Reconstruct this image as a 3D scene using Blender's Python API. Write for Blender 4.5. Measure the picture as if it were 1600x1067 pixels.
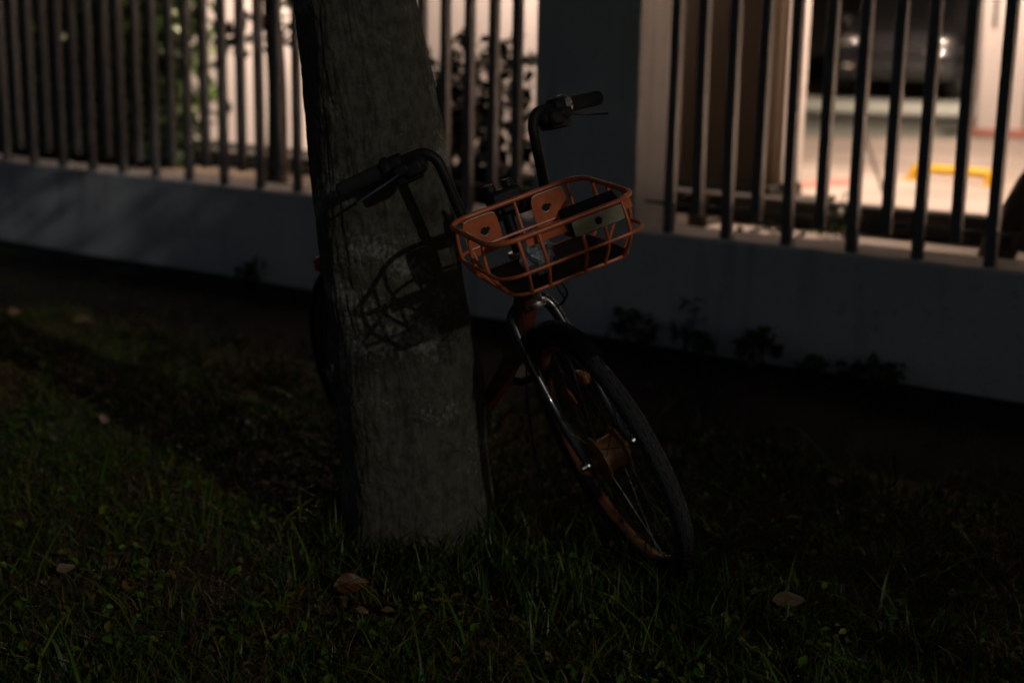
import bpy, math, random
import numpy as np
from mathutils import Vector, Matrix

scene = bpy.context.scene
for o in list(bpy.data.objects):
    bpy.data.objects.remove(o, do_unlink=True)
COL = scene.collection
rad = math.radians

# ------------------------------------------------------------------ camera
CAM_H, PITCH, ROLL = 1.30, rad(12.2), rad(1.0)
cam_data = bpy.data.cameras.new('camera')
cam_data.lens = 50.0
cam_data.sensor_width = 36.0
cam_data.clip_start = 0.05
cam_data.clip_end = 1000.0
cam_data.dof.use_dof = True
cam_data.dof.focus_distance = 3.08
cam_data.dof.aperture_fstop = 1.8
cam_data.dof.aperture_blades = 9
cam = bpy.data.objects.new('camera', cam_data)
cam.matrix_world = (Matrix.Translation((0, 0, CAM_H)) @ Matrix.Rotation(math.pi / 2 - PITCH, 4, 'X')
                    @ Matrix.Rotation(ROLL, 4, 'Z'))
COL.objects.link(cam)
scene.camera = cam

# ------------------------------------------------------------------ sky, key light, exposure
KEY_AZ = np.array([0.595, -0.80])          # horizontal direction towards the light
KEY_AZ = KEY_AZ / np.linalg.norm(KEY_AZ)
KEY_EL = rad(23.3)
world = bpy.data.worlds.new('World')
scene.world = world
world.use_nodes = True
wn = world.node_tree
wn.nodes.clear()
sky = wn.nodes.new('ShaderNodeTexSky')
sky.sky_type = 'NISHITA'
sky.sun_disc = False
sky.sun_elevation = KEY_EL
sky.sun_rotation = math.atan2(KEY_AZ[0], KEY_AZ[1])
bgn = wn.nodes.new('ShaderNodeBackground')
bgn.inputs['Strength'].default_value = 0.0092
won = wn.nodes.new('ShaderNodeOutputWorld')
wn.links.new(sky.outputs[0], bgn.inputs[0])
wn.links.new(bgn.outputs[0], won.inputs[0])

sun_data = bpy.data.lights.new('street_light', 'SUN')
sun_data.energy = 0.40
sun_data.angle = rad(0.6)
sun_data.color = (1.0, 0.95, 0.88)
sun = bpy.data.objects.new('street_light', sun_data)
to_light = Vector((KEY_AZ[0] * math.cos(KEY_EL), KEY_AZ[1] * math.cos(KEY_EL), math.sin(KEY_EL)))
sun.rotation_euler = to_light.to_track_quat('Z', 'Y').to_euler()
sun.location = to_light * 20
COL.objects.link(sun)

scene.view_settings.view_transform = 'Standard'
scene.view_settings.look = 'None'
scene.view_settings.exposure = 0.0
scene.view_settings.gamma = 1.0
scene.view_settings.use_curve_mapping = False
scene.render.engine = 'CYCLES'
scene.cycles.use_denoising = True
scene.cycles.max_bounces = 6
scene.cycles.sample_clamp_indirect = 4.0

rng = np.random.default_rng(11)
random.seed(11)

# ------------------------------------------------------------------ helpers: maths
def V(*a):
    return np.array(a, float)

def norm(v):
    v = np.asarray(v, float)
    return v / (np.linalg.norm(v) + 1e-12)

_CR = np.array((Matrix.Rotation(math.pi / 2 - PITCH, 3, 'X') @ Matrix.Rotation(ROLL, 3, 'Z')))
_CC = V(0, 0, CAM_H)

def pix_ray(x, y):
    return _CR @ V((x - 800) / 2222.2, (533.5 - y) / 2222.2, -1)

def ground_at(x, y, z=0.0):
    """where the line of sight through a point of the photograph meets height z"""
    d = pix_ray(x, y)
    return _CC + d * ((z - CAM_H) / d[2])

def on_plane(x, y, p0, n):
    d = pix_ray(x, y)
    return _CC + d * (np.dot(np.asarray(p0) - _CC, n) / np.dot(d, n))

def basis(phi, lam, eps):
    """axes of something heading phi off the camera, leaning lam, tilted back eps (columns: forward, left, up)"""
    h = V(math.sin(phi), -math.cos(phi), 0)
    l = V(math.cos(phi), math.sin(phi), 0)
    up = V(0, 0, 1)
    up2 = math.cos(lam) * up - math.sin(lam) * l
    l2 = math.cos(lam) * l + math.sin(lam) * up
    z = math.cos(eps) * up2 - math.sin(eps) * h
    x = math.cos(eps) * h + math.sin(eps) * up2
    return np.stack([x, l2, z], 1)

_PERM = np.random.default_rng(5).random((64, 64, 64))

def vnoise(p, scale=1.0):
    """smooth value noise in 0..1 for an (n,3) array"""
    p = np.asarray(p, float) * scale
    i = np.floor(p).astype(int)
    f = p - i
    f = f * f * (3 - 2 * f)
    r = 0
    for dx in (0, 1):
        for dy in (0, 1):
            for dz in (0, 1):
                w = (np.where(dx, f[:, 0], 1 - f[:, 0]) * np.where(dy, f[:, 1], 1 - f[:, 1])
                     * np.where(dz, f[:, 2], 1 - f[:, 2]))
                r = r + w * _PERM[(i[:, 0] + dx) % 64, (i[:, 1] + dy) % 64, (i[:, 2] + dz) % 64]
    return r

def smooth_path(pts, n=8, closed=False):
    """Catmull-Rom through the points"""
    P = [np.asarray(p, float) for p in pts]
    m = len(P)
    out = []
    segs = m if closed else m - 1
    for i in range(segs):
        if closed:
            a, b, c, d = P[(i - 1) % m], P[i], P[(i + 1) % m], P[(i + 2) % m]
        else:
            a, b, c, d = P[max(i - 1, 0)], P[i], P[i + 1], P[min(i + 2, m - 1)]
        for k in range(n):
            t = k / n
            out.append(.5 * ((2 * b) + (-a + c) * t + (2 * a - 5 * b + 4 * c - d) * t * t + (-a + 3 * b - 3 * c + d) * t ** 3))
    if not closed:
        out.append(P[-1])
    return out

# ------------------------------------------------------------------ helpers: meshes
def mesh_arrays(name, verts, faces_by_size, smooth=True, sharp=40, color=None):
    me = bpy.data.meshes.new(name)
    verts = np.asarray(verts, np.float32).reshape(-1, 3)
    me.vertices.add(len(verts))
    me.vertices.foreach_set('co', verts.ravel())
    loops, starts, tot = [], [], 0
    for f in faces_by_size:
        f = np.asarray(f, np.int32)
        if f.size == 0:
            continue
        k = f.shape[1]
        loops.append(f.ravel())
        starts.append(tot + np.arange(len(f)) * k)
        tot += f.size
    loops = np.concatenate(loops)
    starts = np.concatenate(starts).astype(np.int32)
    me.loops.add(len(loops))
    me.loops.foreach_set('vertex_index', loops)
    me.polygons.add(len(starts))
    me.polygons.foreach_set('loop_start', starts)
    me.update(calc_edges=True)
    me.validate()
    if smooth:
        me.polygons.foreach_set('use_smooth', np.ones(len(me.polygons), bool))
        if sharp:
            me.set_sharp_from_angle(angle=rad(sharp))
    if color is not None:
        at = me.color_attributes.new('tint', 'FLOAT_COLOR', 'POINT')
        c = np.ones((len(verts), 4), np.float32)
        c[:, :3] = color
        at.data.foreach_set('color', c.ravel())
    return me

class MB:
    """collects pieces of one part"""
    def __init__(s):
        s.v, s.f = [], []
    def add(s, verts, faces):
        o = len(s.v)
        s.v += [tuple(map(float, p)) for p in verts]
        s.f += [tuple(o + i for i in f) for f in faces]
        return s
    def tube(s, path, r, seg=10, closed=False, cap=True, flat=None):
        P = [np.asarray(p, float) for p in path]
        n = len(P)
        R = r if hasattr(r, '__len__') else [r] * n
        T = []
        for i in range(n):
            a = P[(i - 1) % n] if (closed or i > 0) else P[i]
            b = P[(i + 1) % n] if (closed or i < n - 1) else P[i]
            T.append(norm(b - a))
        u = np.cross(T[0], V(0, 0, 1))
        if np.linalg.norm(u) < 1e-3:
            u = np.cross(T[0], V(1, 0, 0))
        u = norm(u)
        verts = []
        for i in range(n):
            u = norm(u - T[i] * np.dot(u, T[i]))
            w = np.cross(T[i], u)
            for k in range(seg):
                t = 2 * math.pi * k / seg
                verts.append(P[i] + R[i] * (math.cos(t) * u + math.sin(t) * w * (flat or 1)))
        faces = []
        for i in range(n if closed else n - 1):
            j = (i + 1) % n
            for k in range(seg):
                k2 = (k + 1) % seg
                faces.append((i * seg + k, i * seg + k2, j * seg + k2, j * seg + k))
        if cap and not closed:
            faces.append(tuple(range(seg))[::-1])
            faces.append(tuple((n - 1) * seg + k for k in range(seg)))
        return s.add(verts, faces)
    def box(s, c, ax, h, bevel=0.0):
        """centre, axes (columns), half sizes; bevel chamfers all edges"""
        c = np.asarray(c, float)
        ax = np.asarray(ax, float)
        h = np.asarray(h, float)
        if bevel <= 0:
            vs = [c + ax @ (V(x, y, z) * h) for x in (-1, 1) for y in (-1, 1) for z in (-1, 1)]
            return s.add(vs, [(0, 1, 3, 2), (4, 6, 7, 5), (0, 4, 5, 1), (2, 3, 7, 6), (0, 2, 6, 4), (1, 5, 7, 3)])
        b = min(bevel, h.min() * .95)
        vs, idx = [], {}
        for x in (-1, 1):
            for y in (-1, 1):
                for z in (-1, 1):
                    for k in range(3):
                        q = V(x, y, z) * h - V(x, y, z) * b
                        q[k] = (x, y, z)[k] * h[k]
                        idx[(x, y, z, k)] = len(vs)
                        vs.append(c + ax @ q)
        F = []
        for k in range(3):
            a, d = [(1, 2), (2, 0), (0, 1)][k]
            for sg in (-1, 1):
                f = []
                for (p, q) in ((-1, -1), (1, -1), (1, 1), (-1, 1)):
                    t = [0, 0, 0]
                    t[k] = sg
                    t[a] = p
                    t[d] = q
                    f.append(idx[(*t, k)])
                F.append(tuple(f if sg > 0 else f[::-1]))
        for k in range(3):
            a, d = [(1, 2), (2, 0), (0, 1)][k]
            for p in (-1, 1):
                for q in (-1, 1):
                    def t(sg):
                        r = [0, 0, 0]
                        r[k] = sg
                        r[a] = p
                        r[d] = q
                        return r
                    f = [idx[(*t(-1), a)], idx[(*t(1), a)], idx[(*t(1), d)], idx[(*t(-1), d)]]
                    F.append(tuple(f if p * q > 0 else f[::-1]))
        for x in (-1, 1):
            for y in (-1, 1):
                for z in (-1, 1):
                    f = [idx[(x, y, z, k)] for k in range(3)]
                    F.append(tuple(f if x * y * z > 0 else f[::-1]))
        return s.add(vs, F)
    def lathe(s, c, ax, prof, seg=48, closed=False):
        """revolve profile [(radius, along)] about ax[:,1] at c; ax columns: e1, axis, e2"""
        c = np.asarray(c, float)
        ax = np.asarray(ax, float)
        vs, F, m = [], [], len(prof)
        for i in range(seg):
            t = 2 * math.pi * i / seg
            d = math.cos(t) * ax[:, 0] + math.sin(t) * ax[:, 2]
            for r, a in prof:
                vs.append(c + d * r + ax[:, 1] * a)
        for i in range(seg):
            j = (i + 1) % seg
            for k in range(m if closed else m - 1):
                k2 = (k + 1) % m
                F.append((i * m + k, j * m + k, j * m + k2, i * m + k2))
        return s.add(vs, F)
    def ball(s, c, ax, h, nu=14, nv=9):
        c = np.asarray(c, float)
        ax = np.asarray(ax, float)
        vs, F = [], []
        for j in range(nv + 1):
            p = math.pi * j / nv
            for i in range(nu):
                t = 2 * math.pi * i / nu
                vs.append(c + ax @ (V(math.sin(p) * math.cos(t), math.sin(p) * math.sin(t), math.cos(p)) * np.asarray(h)))
        for j in range(nv):
            for i in range(nu):
                i2 = (i + 1) % nu
                F.append((j * nu + i, (j + 1) * nu + i, (j + 1) * nu + i2, j * nu + i2))
        return s.add(vs, F)
    def build(s, name, mat, parent=None, origin=None, smooth=True, sharp=40, kind=None):
        org = np.asarray(origin if origin is not None else (ROOTS.get(parent.name, (0, 0, 0)) if parent else (0, 0, 0)), float)
        me = bpy.data.meshes.new(name)
        me.from_pydata([tuple(np.asarray(p) - org) for p in s.v], [], s.f)
        me.validate()
        me.update()
        import bmesh
        bm = bmesh.new()
        bm.from_mesh(me)
        bmesh.ops.remove_doubles(bm, verts=bm.verts, dist=1e-6)
        bmesh.ops.recalc_face_normals(bm, faces=bm.faces)
        bm.to_mesh(me)
        bm.free()
        if smooth:
            me.polygons.foreach_set('use_smooth', np.ones(len(me.polygons), bool))
            me.set_sharp_from_angle(angle=rad(sharp))
        me.materials.append(mat)
        o = bpy.data.objects.new(name, me)
        COL.objects.link(o)
        if parent:
            o.parent = parent
            ROOTS[o.name] = tuple(org)
        else:
            o.location = tuple(org)
            ROOTS[o.name] = tuple(org)
        if kind:
            o['kind'] = kind
        return o

ROOTS = {}

def tag(o, label, cat, group=None):
    o['label'] = label
    o['category'] = cat
    if group:
        o['group'] = group
    return o

def thing(name, loc, label, cat, group=None):
    o = bpy.data.objects.new(name, None)
    o.empty_display_size = .1
    o.location = tuple(map(float, loc))
    COL.objects.link(o)
    ROOTS[o.name] = tuple(map(float, loc))
    return tag(o, label, cat, group)

def part_group(name, parent):
    """an Empty that holds the sub-parts of one part"""
    o = bpy.data.objects.new(name, None)
    o.empty_display_size = .05
    COL.objects.link(o)
    o.parent = parent
    ROOTS[o.name] = ROOTS[parent.name]
    return o

def link_mesh(name, me, mat, parent=None, loc=(0, 0, 0), kind=None):
    if mat:
        me.materials.append(mat)
    o = bpy.data.objects.new(name, me)
    o.location = loc
    COL.objects.link(o)
    if parent:
        o.parent = parent
    ROOTS[o.name] = tuple(loc)
    if kind:
        o['kind'] = kind
    return o

# ------------------------------------------------------------------ materials
def mat_new(name):
    m = bpy.data.materials.new(name)
    m.use_nodes = True
    nt = m.node_tree
    bs = nt.nodes['Principled BSDF']
    return m, nt, bs

def mat_basic(name, col, rough=.6, metal=0.0, var=.25, scale=30, bump=0.0, bscale=200, coat=0.0, col2=None, spec=.5, detail=6, thr=None):
    """base colour mottled by noise, with optional fine bump; coordinates are the object's own"""
    m, nt, bs = mat_new(name)
    N, L = nt.nodes, nt.links
    tc = N.new('ShaderNodeTexCoord')
    nz = N.new('ShaderNodeTexNoise')
    nz.inputs['Scale'].default_value = scale
    nz.inputs['Detail'].default_value = detail
    L.new(tc.outputs['Object'], nz.inputs['Vector'])
    rp = N.new('ShaderNodeValToRGB')
    a, b = thr or (.35, .68)
    rp.color_ramp.elements[0].position = a
    rp.color_ramp.elements[1].position = b
    c2 = col2 or tuple(min(1, c * (1 + var)) for c in col)
    c1 = col if col2 else tuple(c * (1 - var) for c in col)
    rp.color_ramp.elements[0].color = (*c1, 1)
    rp.color_ramp.elements[1].color = (*c2, 1)
    L.new(nz.outputs[0], rp.inputs[0])
    L.new(rp.outputs[0], bs.inputs['Base Color'])
    bs.inputs['Metallic'].default_value = metal
    bs.inputs['Specular IOR Level'].default_value = spec
    mr = N.new('ShaderNodeMapRange')
    mr.inputs['To Min'].default_value = max(.03, rough * .75)
    mr.inputs['To Max'].default_value = min(1, rough * 1.25)
    L.new(nz.outputs[0], mr.inputs['Value'])
    L.new(mr.outputs[0], bs.inputs['Roughness'])
    bs.inputs['Coat Weight'].default_value = coat
    if bump > 0:
        n2 = N.new('ShaderNodeTexNoise')
        n2.inputs['Scale'].default_value = bscale
        n2.inputs['Detail'].default_value = 5
        L.new(tc.outputs['Object'], n2.inputs['Vector'])
        bp = N.new('ShaderNodeBump')
        bp.inputs['Strength'].default_value = bump
        bp.inputs['Distance'].default_value = .01
        L.new(n2.outputs[0], bp.inputs['Height'])
        L.new(bp.outputs[0], bs.inputs['Normal'])
    return m

def mat_leaf(name, tint=None, col=(.05, .09, .02), rough=.45, trans=.25, spec=.4):
    """leaf: colour from the mesh's own tint (or one colour), some light passes through"""
    m, nt, bs = mat_new(name)
    N, L = nt.nodes, nt.links
    if tint:
        at = N.new('ShaderNodeAttribute')
        at.attribute_name = 'tint'
        src = at.outputs['Color']
    else:
        rgb = N.new('ShaderNodeRGB')
        rgb.outputs[0].default_value = (*col, 1)
        src = rgb.outputs[0]
    tc = N.new('ShaderNodeTexCoord')
    nz = N.new('ShaderNodeTexNoise')
    nz.inputs['Scale'].default_value = 60
    L.new(tc.outputs['Object'], nz.inputs['Vector'])
    mx = N.new('ShaderNodeMix')
    mx.data_type = 'RGBA'
    mx.blend_type = 'MULTIPLY'
    mx.inputs[0].default_value = .35
    L.new(src, mx.inputs[6])
    L.new(nz.outputs[0], mx.inputs[7])
    L.new(mx.outputs[2], bs.inputs['Base Color'])
    bs.inputs['Roughness'].default_value = rough
    bs.inputs['Specular IOR Level'].default_value = spec
    tr = N.new('ShaderNodeBsdfTranslucent')
    L.new(mx.outputs[2], tr.inputs[0])
    ms = N.new('ShaderNodeMixShader')
    ms.inputs[0].default_value = trans
    L.new(bs.outputs[0], ms.inputs[1])
    L.new(tr.outputs[0], ms.inputs[2])
    L.new(ms.outputs[0], N['Material Output'].inputs['Surface'])
    return m

M = {}
def mat_wall():
    """painted plaster with blotches, rain streaks and grime of its own"""
    m, nt, bs = mat_new('wall_plaster')
    N, L = nt.nodes, nt.links
    tc = N.new('ShaderNodeTexCoord')
    def noise(scale, sx, sz, det, rough=.5):
        mp = N.new('ShaderNodeMapping')
        mp.inputs['Scale'].default_value = (sx, sx, sz)
        L.new(tc.outputs['Object'], mp.inputs['Vector'])
        n = N.new('ShaderNodeTexNoise')
        n.inputs['Scale'].default_value = scale
        n.inputs['Detail'].default_value = det
        n.inputs['Roughness'].default_value = rough
        L.new(mp.outputs[0], n.inputs['Vector'])
        return n.outputs[0]
    def ramp(src, a, b, c0, c1):
        r = N.new('ShaderNodeValToRGB')
        r.color_ramp.elements[0].position = a
        r.color_ramp.elements[1].position = b
        r.color_ramp.elements[0].color = (*c0, 1)
        r.color_ramp.elements[1].color = (*c1, 1)
        L.new(src, r.inputs[0])
        return r.outputs[0]
    base = ramp(noise(2.2, 1, 1, 10, .6), .3, .7, (.48, .495, .51), (.58, .59, .60))
    streak = ramp(noise(9, 1, .10, 6, .6), .52, .72, (1, 1, 1), (.62, .60, .57))
    spots = ramp(noise(26, 1, 1, 4), .62, .72, (1, 1, 1), (.72, .71, .68))
    col = base
    for layer in (streak, spots):
        mx = N.new('ShaderNodeMix')
        mx.data_type = 'RGBA'
        mx.blend_type = 'MULTIPLY'
        mx.inputs[0].default_value = .8
        L.new(col, mx.inputs[6])
        L.new(layer, mx.inputs[7])
        col = mx.outputs[2]
    L.new(col, bs.inputs['Base Color'])
    bs.inputs['Roughness'].default_value = .88
    bs.inputs['Specular IOR Level'].default_value = .25
    bp = N.new('ShaderNodeBump')
    bp.inputs['Strength'].default_value = .5
    bp.inputs['Distance'].default_value = .01
    L.new(noise(75, 1, 1, 6, .6), bp.inputs['Height'])
    L.new(bp.outputs[0], bs.inputs['Normal'])
    return m
M['wall'] = mat_wall()
M['bar'] = mat_basic('fence_steel_paint', (.130, .136, .142), .5, var=.2, scale=25, bump=.1, bscale=220)
M['soil'] = mat_basic('lawn_soil', (.030, .021, .013), .95, col2=(.075, .052, .03), scale=28, bump=1.0, bscale=120)
M['path'] = mat_basic('shaded_path', (.009, .010, .009), .95, col2=(.019, .020, .017), scale=9, bump=.9, bscale=160, spec=.15)
M['asphalt'] = mat_basic('carpark_concrete', (.34, .295, .25), .8, col2=(.48, .425, .365), scale=1.3, bump=.3, bscale=60)
M['paint_grey'] = mat_basic('floor_paint_grey_green', (.26, .29, .25), .75, var=.12, scale=2)
M['paint_red'] = mat_basic('floor_paint_red', (.50, .22, .17), .7, var=.2, scale=8)
M['yellow'] = mat_basic('yellow_paint', (.62, .38, .02), .45, var=.15, scale=14, bump=.1)
M['kerb'] = mat_basic('kerb_dark', (.030, .028, .022), .9, var=.3, scale=12, bump=.5, bscale=80)
M['plaster_warm'] = mat_basic('building_plaster', (.72, .68, .64), .85, var=.05, scale=1.6, bump=.2, bscale=50)
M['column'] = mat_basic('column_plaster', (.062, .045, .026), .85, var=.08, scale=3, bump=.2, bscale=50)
M['dark_wall'] = mat_basic('far_wall', (.07, .07, .07), .9, var=.2, scale=2)
M['slab'] = mat_basic('ceiling_concrete', (.16, .15, .14), .9, var=.15, scale=2)
M['orange'] = mat_basic('orange_paint', (.60, .145, .045), .36, col2=(.46, .10, .032), scale=40, bump=.08, bscale=260, thr=(.3, .75))
def chip_layer(m, scale, a, b, chip, grime):
    """paint chips and ingrained dirt over a plain paint"""
    nt = m.node_tree
    N, L = nt.nodes, nt.links
    bs = N['Principled BSDF']
    src = bs.inputs['Base Color'].links[0].from_socket
    tc = N.new('ShaderNodeTexCoord')
    for (sc_, p0, p1, col) in ((scale, a, b, chip), (scale * .22, .50, .78, grime)):
        nz = N.new('ShaderNodeTexNoise')
        nz.inputs['Scale'].default_value = sc_
        nz.inputs['Detail'].default_value = 7
        nz.inputs['Roughness'].default_value = .62
        L.new(tc.outputs['Object'], nz.inputs['Vector'])
        mr = N.new('ShaderNodeMapRange')
        mr.inputs['From Min'].default_value = p0
        mr.inputs['From Max'].default_value = p1
        mr.inputs['To Max'].default_value = .85 if col is chip else .6
        L.new(nz.outputs[0], mr.inputs['Value'])
        mx = N.new('ShaderNodeMix')
        mx.data_type = 'RGBA'
        mx.inputs[7].default_value = (*col, 1)
        L.new(mr.outputs[0], mx.inputs[0])
        L.new(src, mx.inputs[6])
        src = mx.outputs[2]
    L.new(src, bs.inputs['Base Color'])
chip_layer(M['orange'], 150, .66, .70, (.46, .36, .27), (.20, .055, .022))
M['shaded_orange'] = mat_basic('shaded_orange_paint', (.16, .034, .014), .55, col2=(.07, .020, .010), scale=25, bump=.1, bscale=200)  # the orange paint darkened to carry the shade on the down tube
M['black'] = mat_basic('black_plastic', (.009, .009, .009), .55, var=.25, scale=60, bump=.15, bscale=300, spec=.3)
M['tray'] = mat_basic('tray_black', (.006, .006, .006), .8, var=.2, scale=40, spec=.15)
M['rim_paint'] = mat_basic('lit_dark_rim_paint', (.030, .013, .009), .5, col2=(.55, .19, .085), scale=11, thr=(.46, .58))  # near-black and orange patches put the rim's shade and lit spots into colour
M['rubber'] = mat_basic('tyre_rubber', (.022, .022, .022), .62, var=.35, scale=60, bump=.6, bscale=380)
M['grip'] = mat_basic('grip_rubber', (.013, .013, .013), .75, var=.3, scale=70, bump=.6, bscale=500)
M['steel'] = mat_basic('brushed_steel', (.66, .67, .68), .24, metal=1.0, var=.15, scale=50)
M['darksteel'] = mat_basic('dark_gloss_metal', (.16, .165, .17), .30, metal=.75, var=.3, scale=40)
M['gloss'] = mat_basic('black_gloss_paint', (.020, .021, .022), .22, var=.3, scale=40, coat=.6)
M['spoke'] = mat_basic('spoke_steel', (.13, .13, .13), .4, metal=1.0, var=.2, scale=30)
M['chip_glint'] = mat_basic('bare_metal_glint', (.80, .74, .62), .4, metal=.5, var=.3, scale=120)
M['hub'] = mat_basic('orange_hub_paint', (.25, .10, .033), .5, var=.2, scale=40)
M['label'] = mat_basic('pale_plate', (.30, .27, .165), .6, var=.15, scale=40)
M['car'] = mat_basic('dark_car_paint', (.035, .036, .040), .20, metal=.3, var=.1, scale=3, coat=1.0)
M['carblack'] = mat_basic('car_black_trim', (.012, .012, .012), .5, var=.2, scale=20)
M['glass'] = mat_basic('dark_glass', (.01, .011, .012), .06, var=.1, scale=2, spec=.8)
M['lens'] = mat_basic('headlight_lens', (.62, .62, .60), .16, metal=.85, var=.25, scale=9)
M['plate'] = mat_basic('fog_lamp_lens', (.62, .58, .46), .3, metal=.3, var=.1, scale=9)
M['grass'] = mat_leaf('grass_blades', tint=True, rough=.42, trans=.25, spec=.28)
M['leaf'] = mat_leaf('shrub_leaves', tint=True, rough=.40, trans=.22)
M['wood'] = mat_basic('shrub_stem', (.05, .038, .025), .9, var=.3, scale=30, bump=.6, bscale=90)

def mat_reflector():
    m, nt, bs = mat_new('amber_reflector')
    N, L = nt.nodes, nt.links
    tc = N.new('ShaderNodeTexCoord')
    vo = N.new('ShaderNodeTexVoronoi')
    vo.inputs['Scale'].default_value = 260
    L.new(tc.outputs['Object'], vo.inputs['Vector'])
    bp = N.new('ShaderNodeBump')
    bp.inputs['Strength'].default_value = .9
    bp.inputs['Distance'].default_value = .004
    L.new(vo.outputs['Distance'], bp.inputs['Height'])
    L.new(bp.outputs[0], bs.inputs['Normal'])
    rp = N.new('ShaderNodeValToRGB')
    rp.color_ramp.elements[0].color = (.70, .20, .01, 1)
    rp.color_ramp.elements[1].color = (.45, .10, .006, 1)
    L.new(vo.outputs['Distance'], rp.inputs[0])
    L.new(rp.outputs[0], bs.inputs['Base Color'])
    bs.inputs['Roughness'].default_value = .18
    bs.inputs['Coat Weight'].default_value = .8
    return m
M['amber'] = mat_reflector()
M['red_lens'] = mat_basic('red_lens', (.42, .03, .02), .2, var=.2, scale=90)

def mat_bark():
    m, nt, bs = mat_new('bark')
    N, L = nt.nodes, nt.links
    tc = N.new('ShaderNodeTexCoord')
    mp = N.new('ShaderNodeMapping')
    mp.inputs['Scale'].default_value = (1, 1, .8)
    L.new(tc.outputs['Object'], mp.inputs['Vector'])
    n1 = N.new('ShaderNodeTexNoise')
    n1.inputs['Scale'].default_value = 42
    n1.inputs['Detail'].default_value = 9
    n1.inputs['Roughness'].default_value = .65
    L.new(mp.outputs[0], n1.inputs['Vector'])
    r1 = N.new('ShaderNodeValToRGB')
    r1.color_ramp.elements[0].position = .36
    r1.color_ramp.elements[1].position = .68
    r1.color_ramp.elements[0].color = (.042, .039, .028, 1)
    r1.color_ramp.elements[1].color = (.100, .094, .072, 1)
    L.new(n1.outputs[0], r1.inputs[0])
    # pale lichen in ragged level bands
    m2 = N.new('ShaderNodeMapping')
    m2.inputs['Scale'].default_value = (.6, .6, 1.2)
    m2.inputs['Location'].default_value = (0, 0, .02)
    L.new(tc.outputs['Object'], m2.inputs['Vector'])
    n2 = N.new('ShaderNodeTexNoise')
    n2.inputs['Scale'].default_value = 7
    n2.inputs['Detail'].default_value = 3
    L.new(m2.outputs[0], n2.inputs['Vector'])
    n3 = N.new('ShaderNodeTexNoise')
    n3.inputs['Scale'].default_value = 85
    n3.inputs['Detail'].default_value = 4
    L.new(tc.outputs['Object'], n3.inputs['Vector'])
    ad = N.new('ShaderNodeMath')
    ad.operation = 'MULTIPLY_ADD'
    ad.inputs[1].default_value = .74
    L.new(n2.outputs[0], ad.inputs[0])
    m3 = N.new('ShaderNodeMath')
    m3.operation = 'MULTIPLY'
    m3.inputs[1].default_value = .36
    L.new(n3.outputs[0], m3.inputs[0])
    L.new(m3.outputs[0], ad.inputs[2])
    r2 = N.new('ShaderNodeValToRGB')
    r2.color_ramp.elements[0].position = .605
    r2.color_ramp.elements[1].position = .735
    r2.color_ramp.elements[0].color = (0, 0, 0, 1)
    r2.color_ramp.elements[1].color = (1, 1, 1, 1)
    L.new(ad.outputs[0], r2.inputs[0])
    mx = N.new('ShaderNodeMix')
    mx.data_type = 'RGBA'
    mx.inputs[7].default_value = (.225, .235, .20, 1)
    L.new(r2.outputs[0], mx.inputs[0])
    L.new(r1.outputs[0], mx.inputs[6])
    L.new(mx.outputs[2], bs.inputs['Base Color'])
    bs.inputs['Roughness'].default_value = .92
    bs.inputs['Specular IOR Level'].default_value = .2
    bp = N.new('ShaderNodeBump')
    bp.inputs['Strength'].default_value = .8
    bp.inputs['Distance'].default_value = .012
    L.new(n1.outputs[0], bp.inputs['Height'])
    L.new(bp.outputs[0], bs.inputs['Normal'])
    return m
M['bark'] = mat_bark()

def mat_plastic_wrap():
    m, nt, bs = mat_new('clear_plastic')
    bs.inputs['Base Color'].default_value = (.70, .80, .88, 1)
    bs.inputs['Roughness'].default_value = .18
    bs.inputs['Transmission Weight'].default_value = .15
    bs.inputs['Metallic'].default_value = .5
    N, L = nt.nodes, nt.links
    tc = N.new('ShaderNodeTexCoord')
    nz = N.new('ShaderNodeTexNoise')
    nz.inputs['Scale'].default_value = 110
    nz.inputs['Detail'].default_value = 4
    L.new(tc.outputs['Object'], nz.inputs['Vector'])
    bp = N.new('ShaderNodeBump')
    bp.inputs['Strength'].default_value = .9
    bp.inputs['Distance'].default_value = .006
    L.new(nz.outputs[0], bp.inputs['Height'])
    L.new(bp.outputs[0], bs.inputs['Normal'])
    return m
M['wrap'] = mat_plastic_wrap()

# ------------------------------------------------------------------ setting: frame of the boundary wall
WU = V(-.811, .584, 0)      # along the wall, away to the far end
WN = V(-.584, -.811, 0)     # out of the wall, towards the lawn
WN = norm(WN)
WU = norm(WU)
UP = V(0, 0, 1)
WP = V(0, 6.42, 0)
WAX = np.stack([WU, -WN, UP], 1)     # along, into the plot, up
WALL_TOP = .487
PARK_Z = .35

def wp(s, d, z):
    return WP + WU * s - WN * d + UP * z

TREE_BASE = None

def gz(x, y):
    """height of the lawn"""
    x = np.asarray(x, float)
    y = np.asarray(y, float)
    h = .012 * np.sin(2.1 * x + .7) * np.cos(1.7 * y) + .008 * np.sin(5.3 * x + 2.0 * y)
    h = h + .075 * np.exp(-(((x + .26) ** 2 + (y - 3.56) ** 2) / .30 ** 2))
    dw = -((x - WP[0]) * (-WN[0]) + (y - WP[1]) * (-WN[1]))      # metres in front of the wall
    h = h * np.clip((dw - .9) / .6, 0, 1)
    far = np.clip((np.hypot(x, y - 3.5) - 5) / 3, 0, 1)
    return h * (1 - far) - .012

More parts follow.
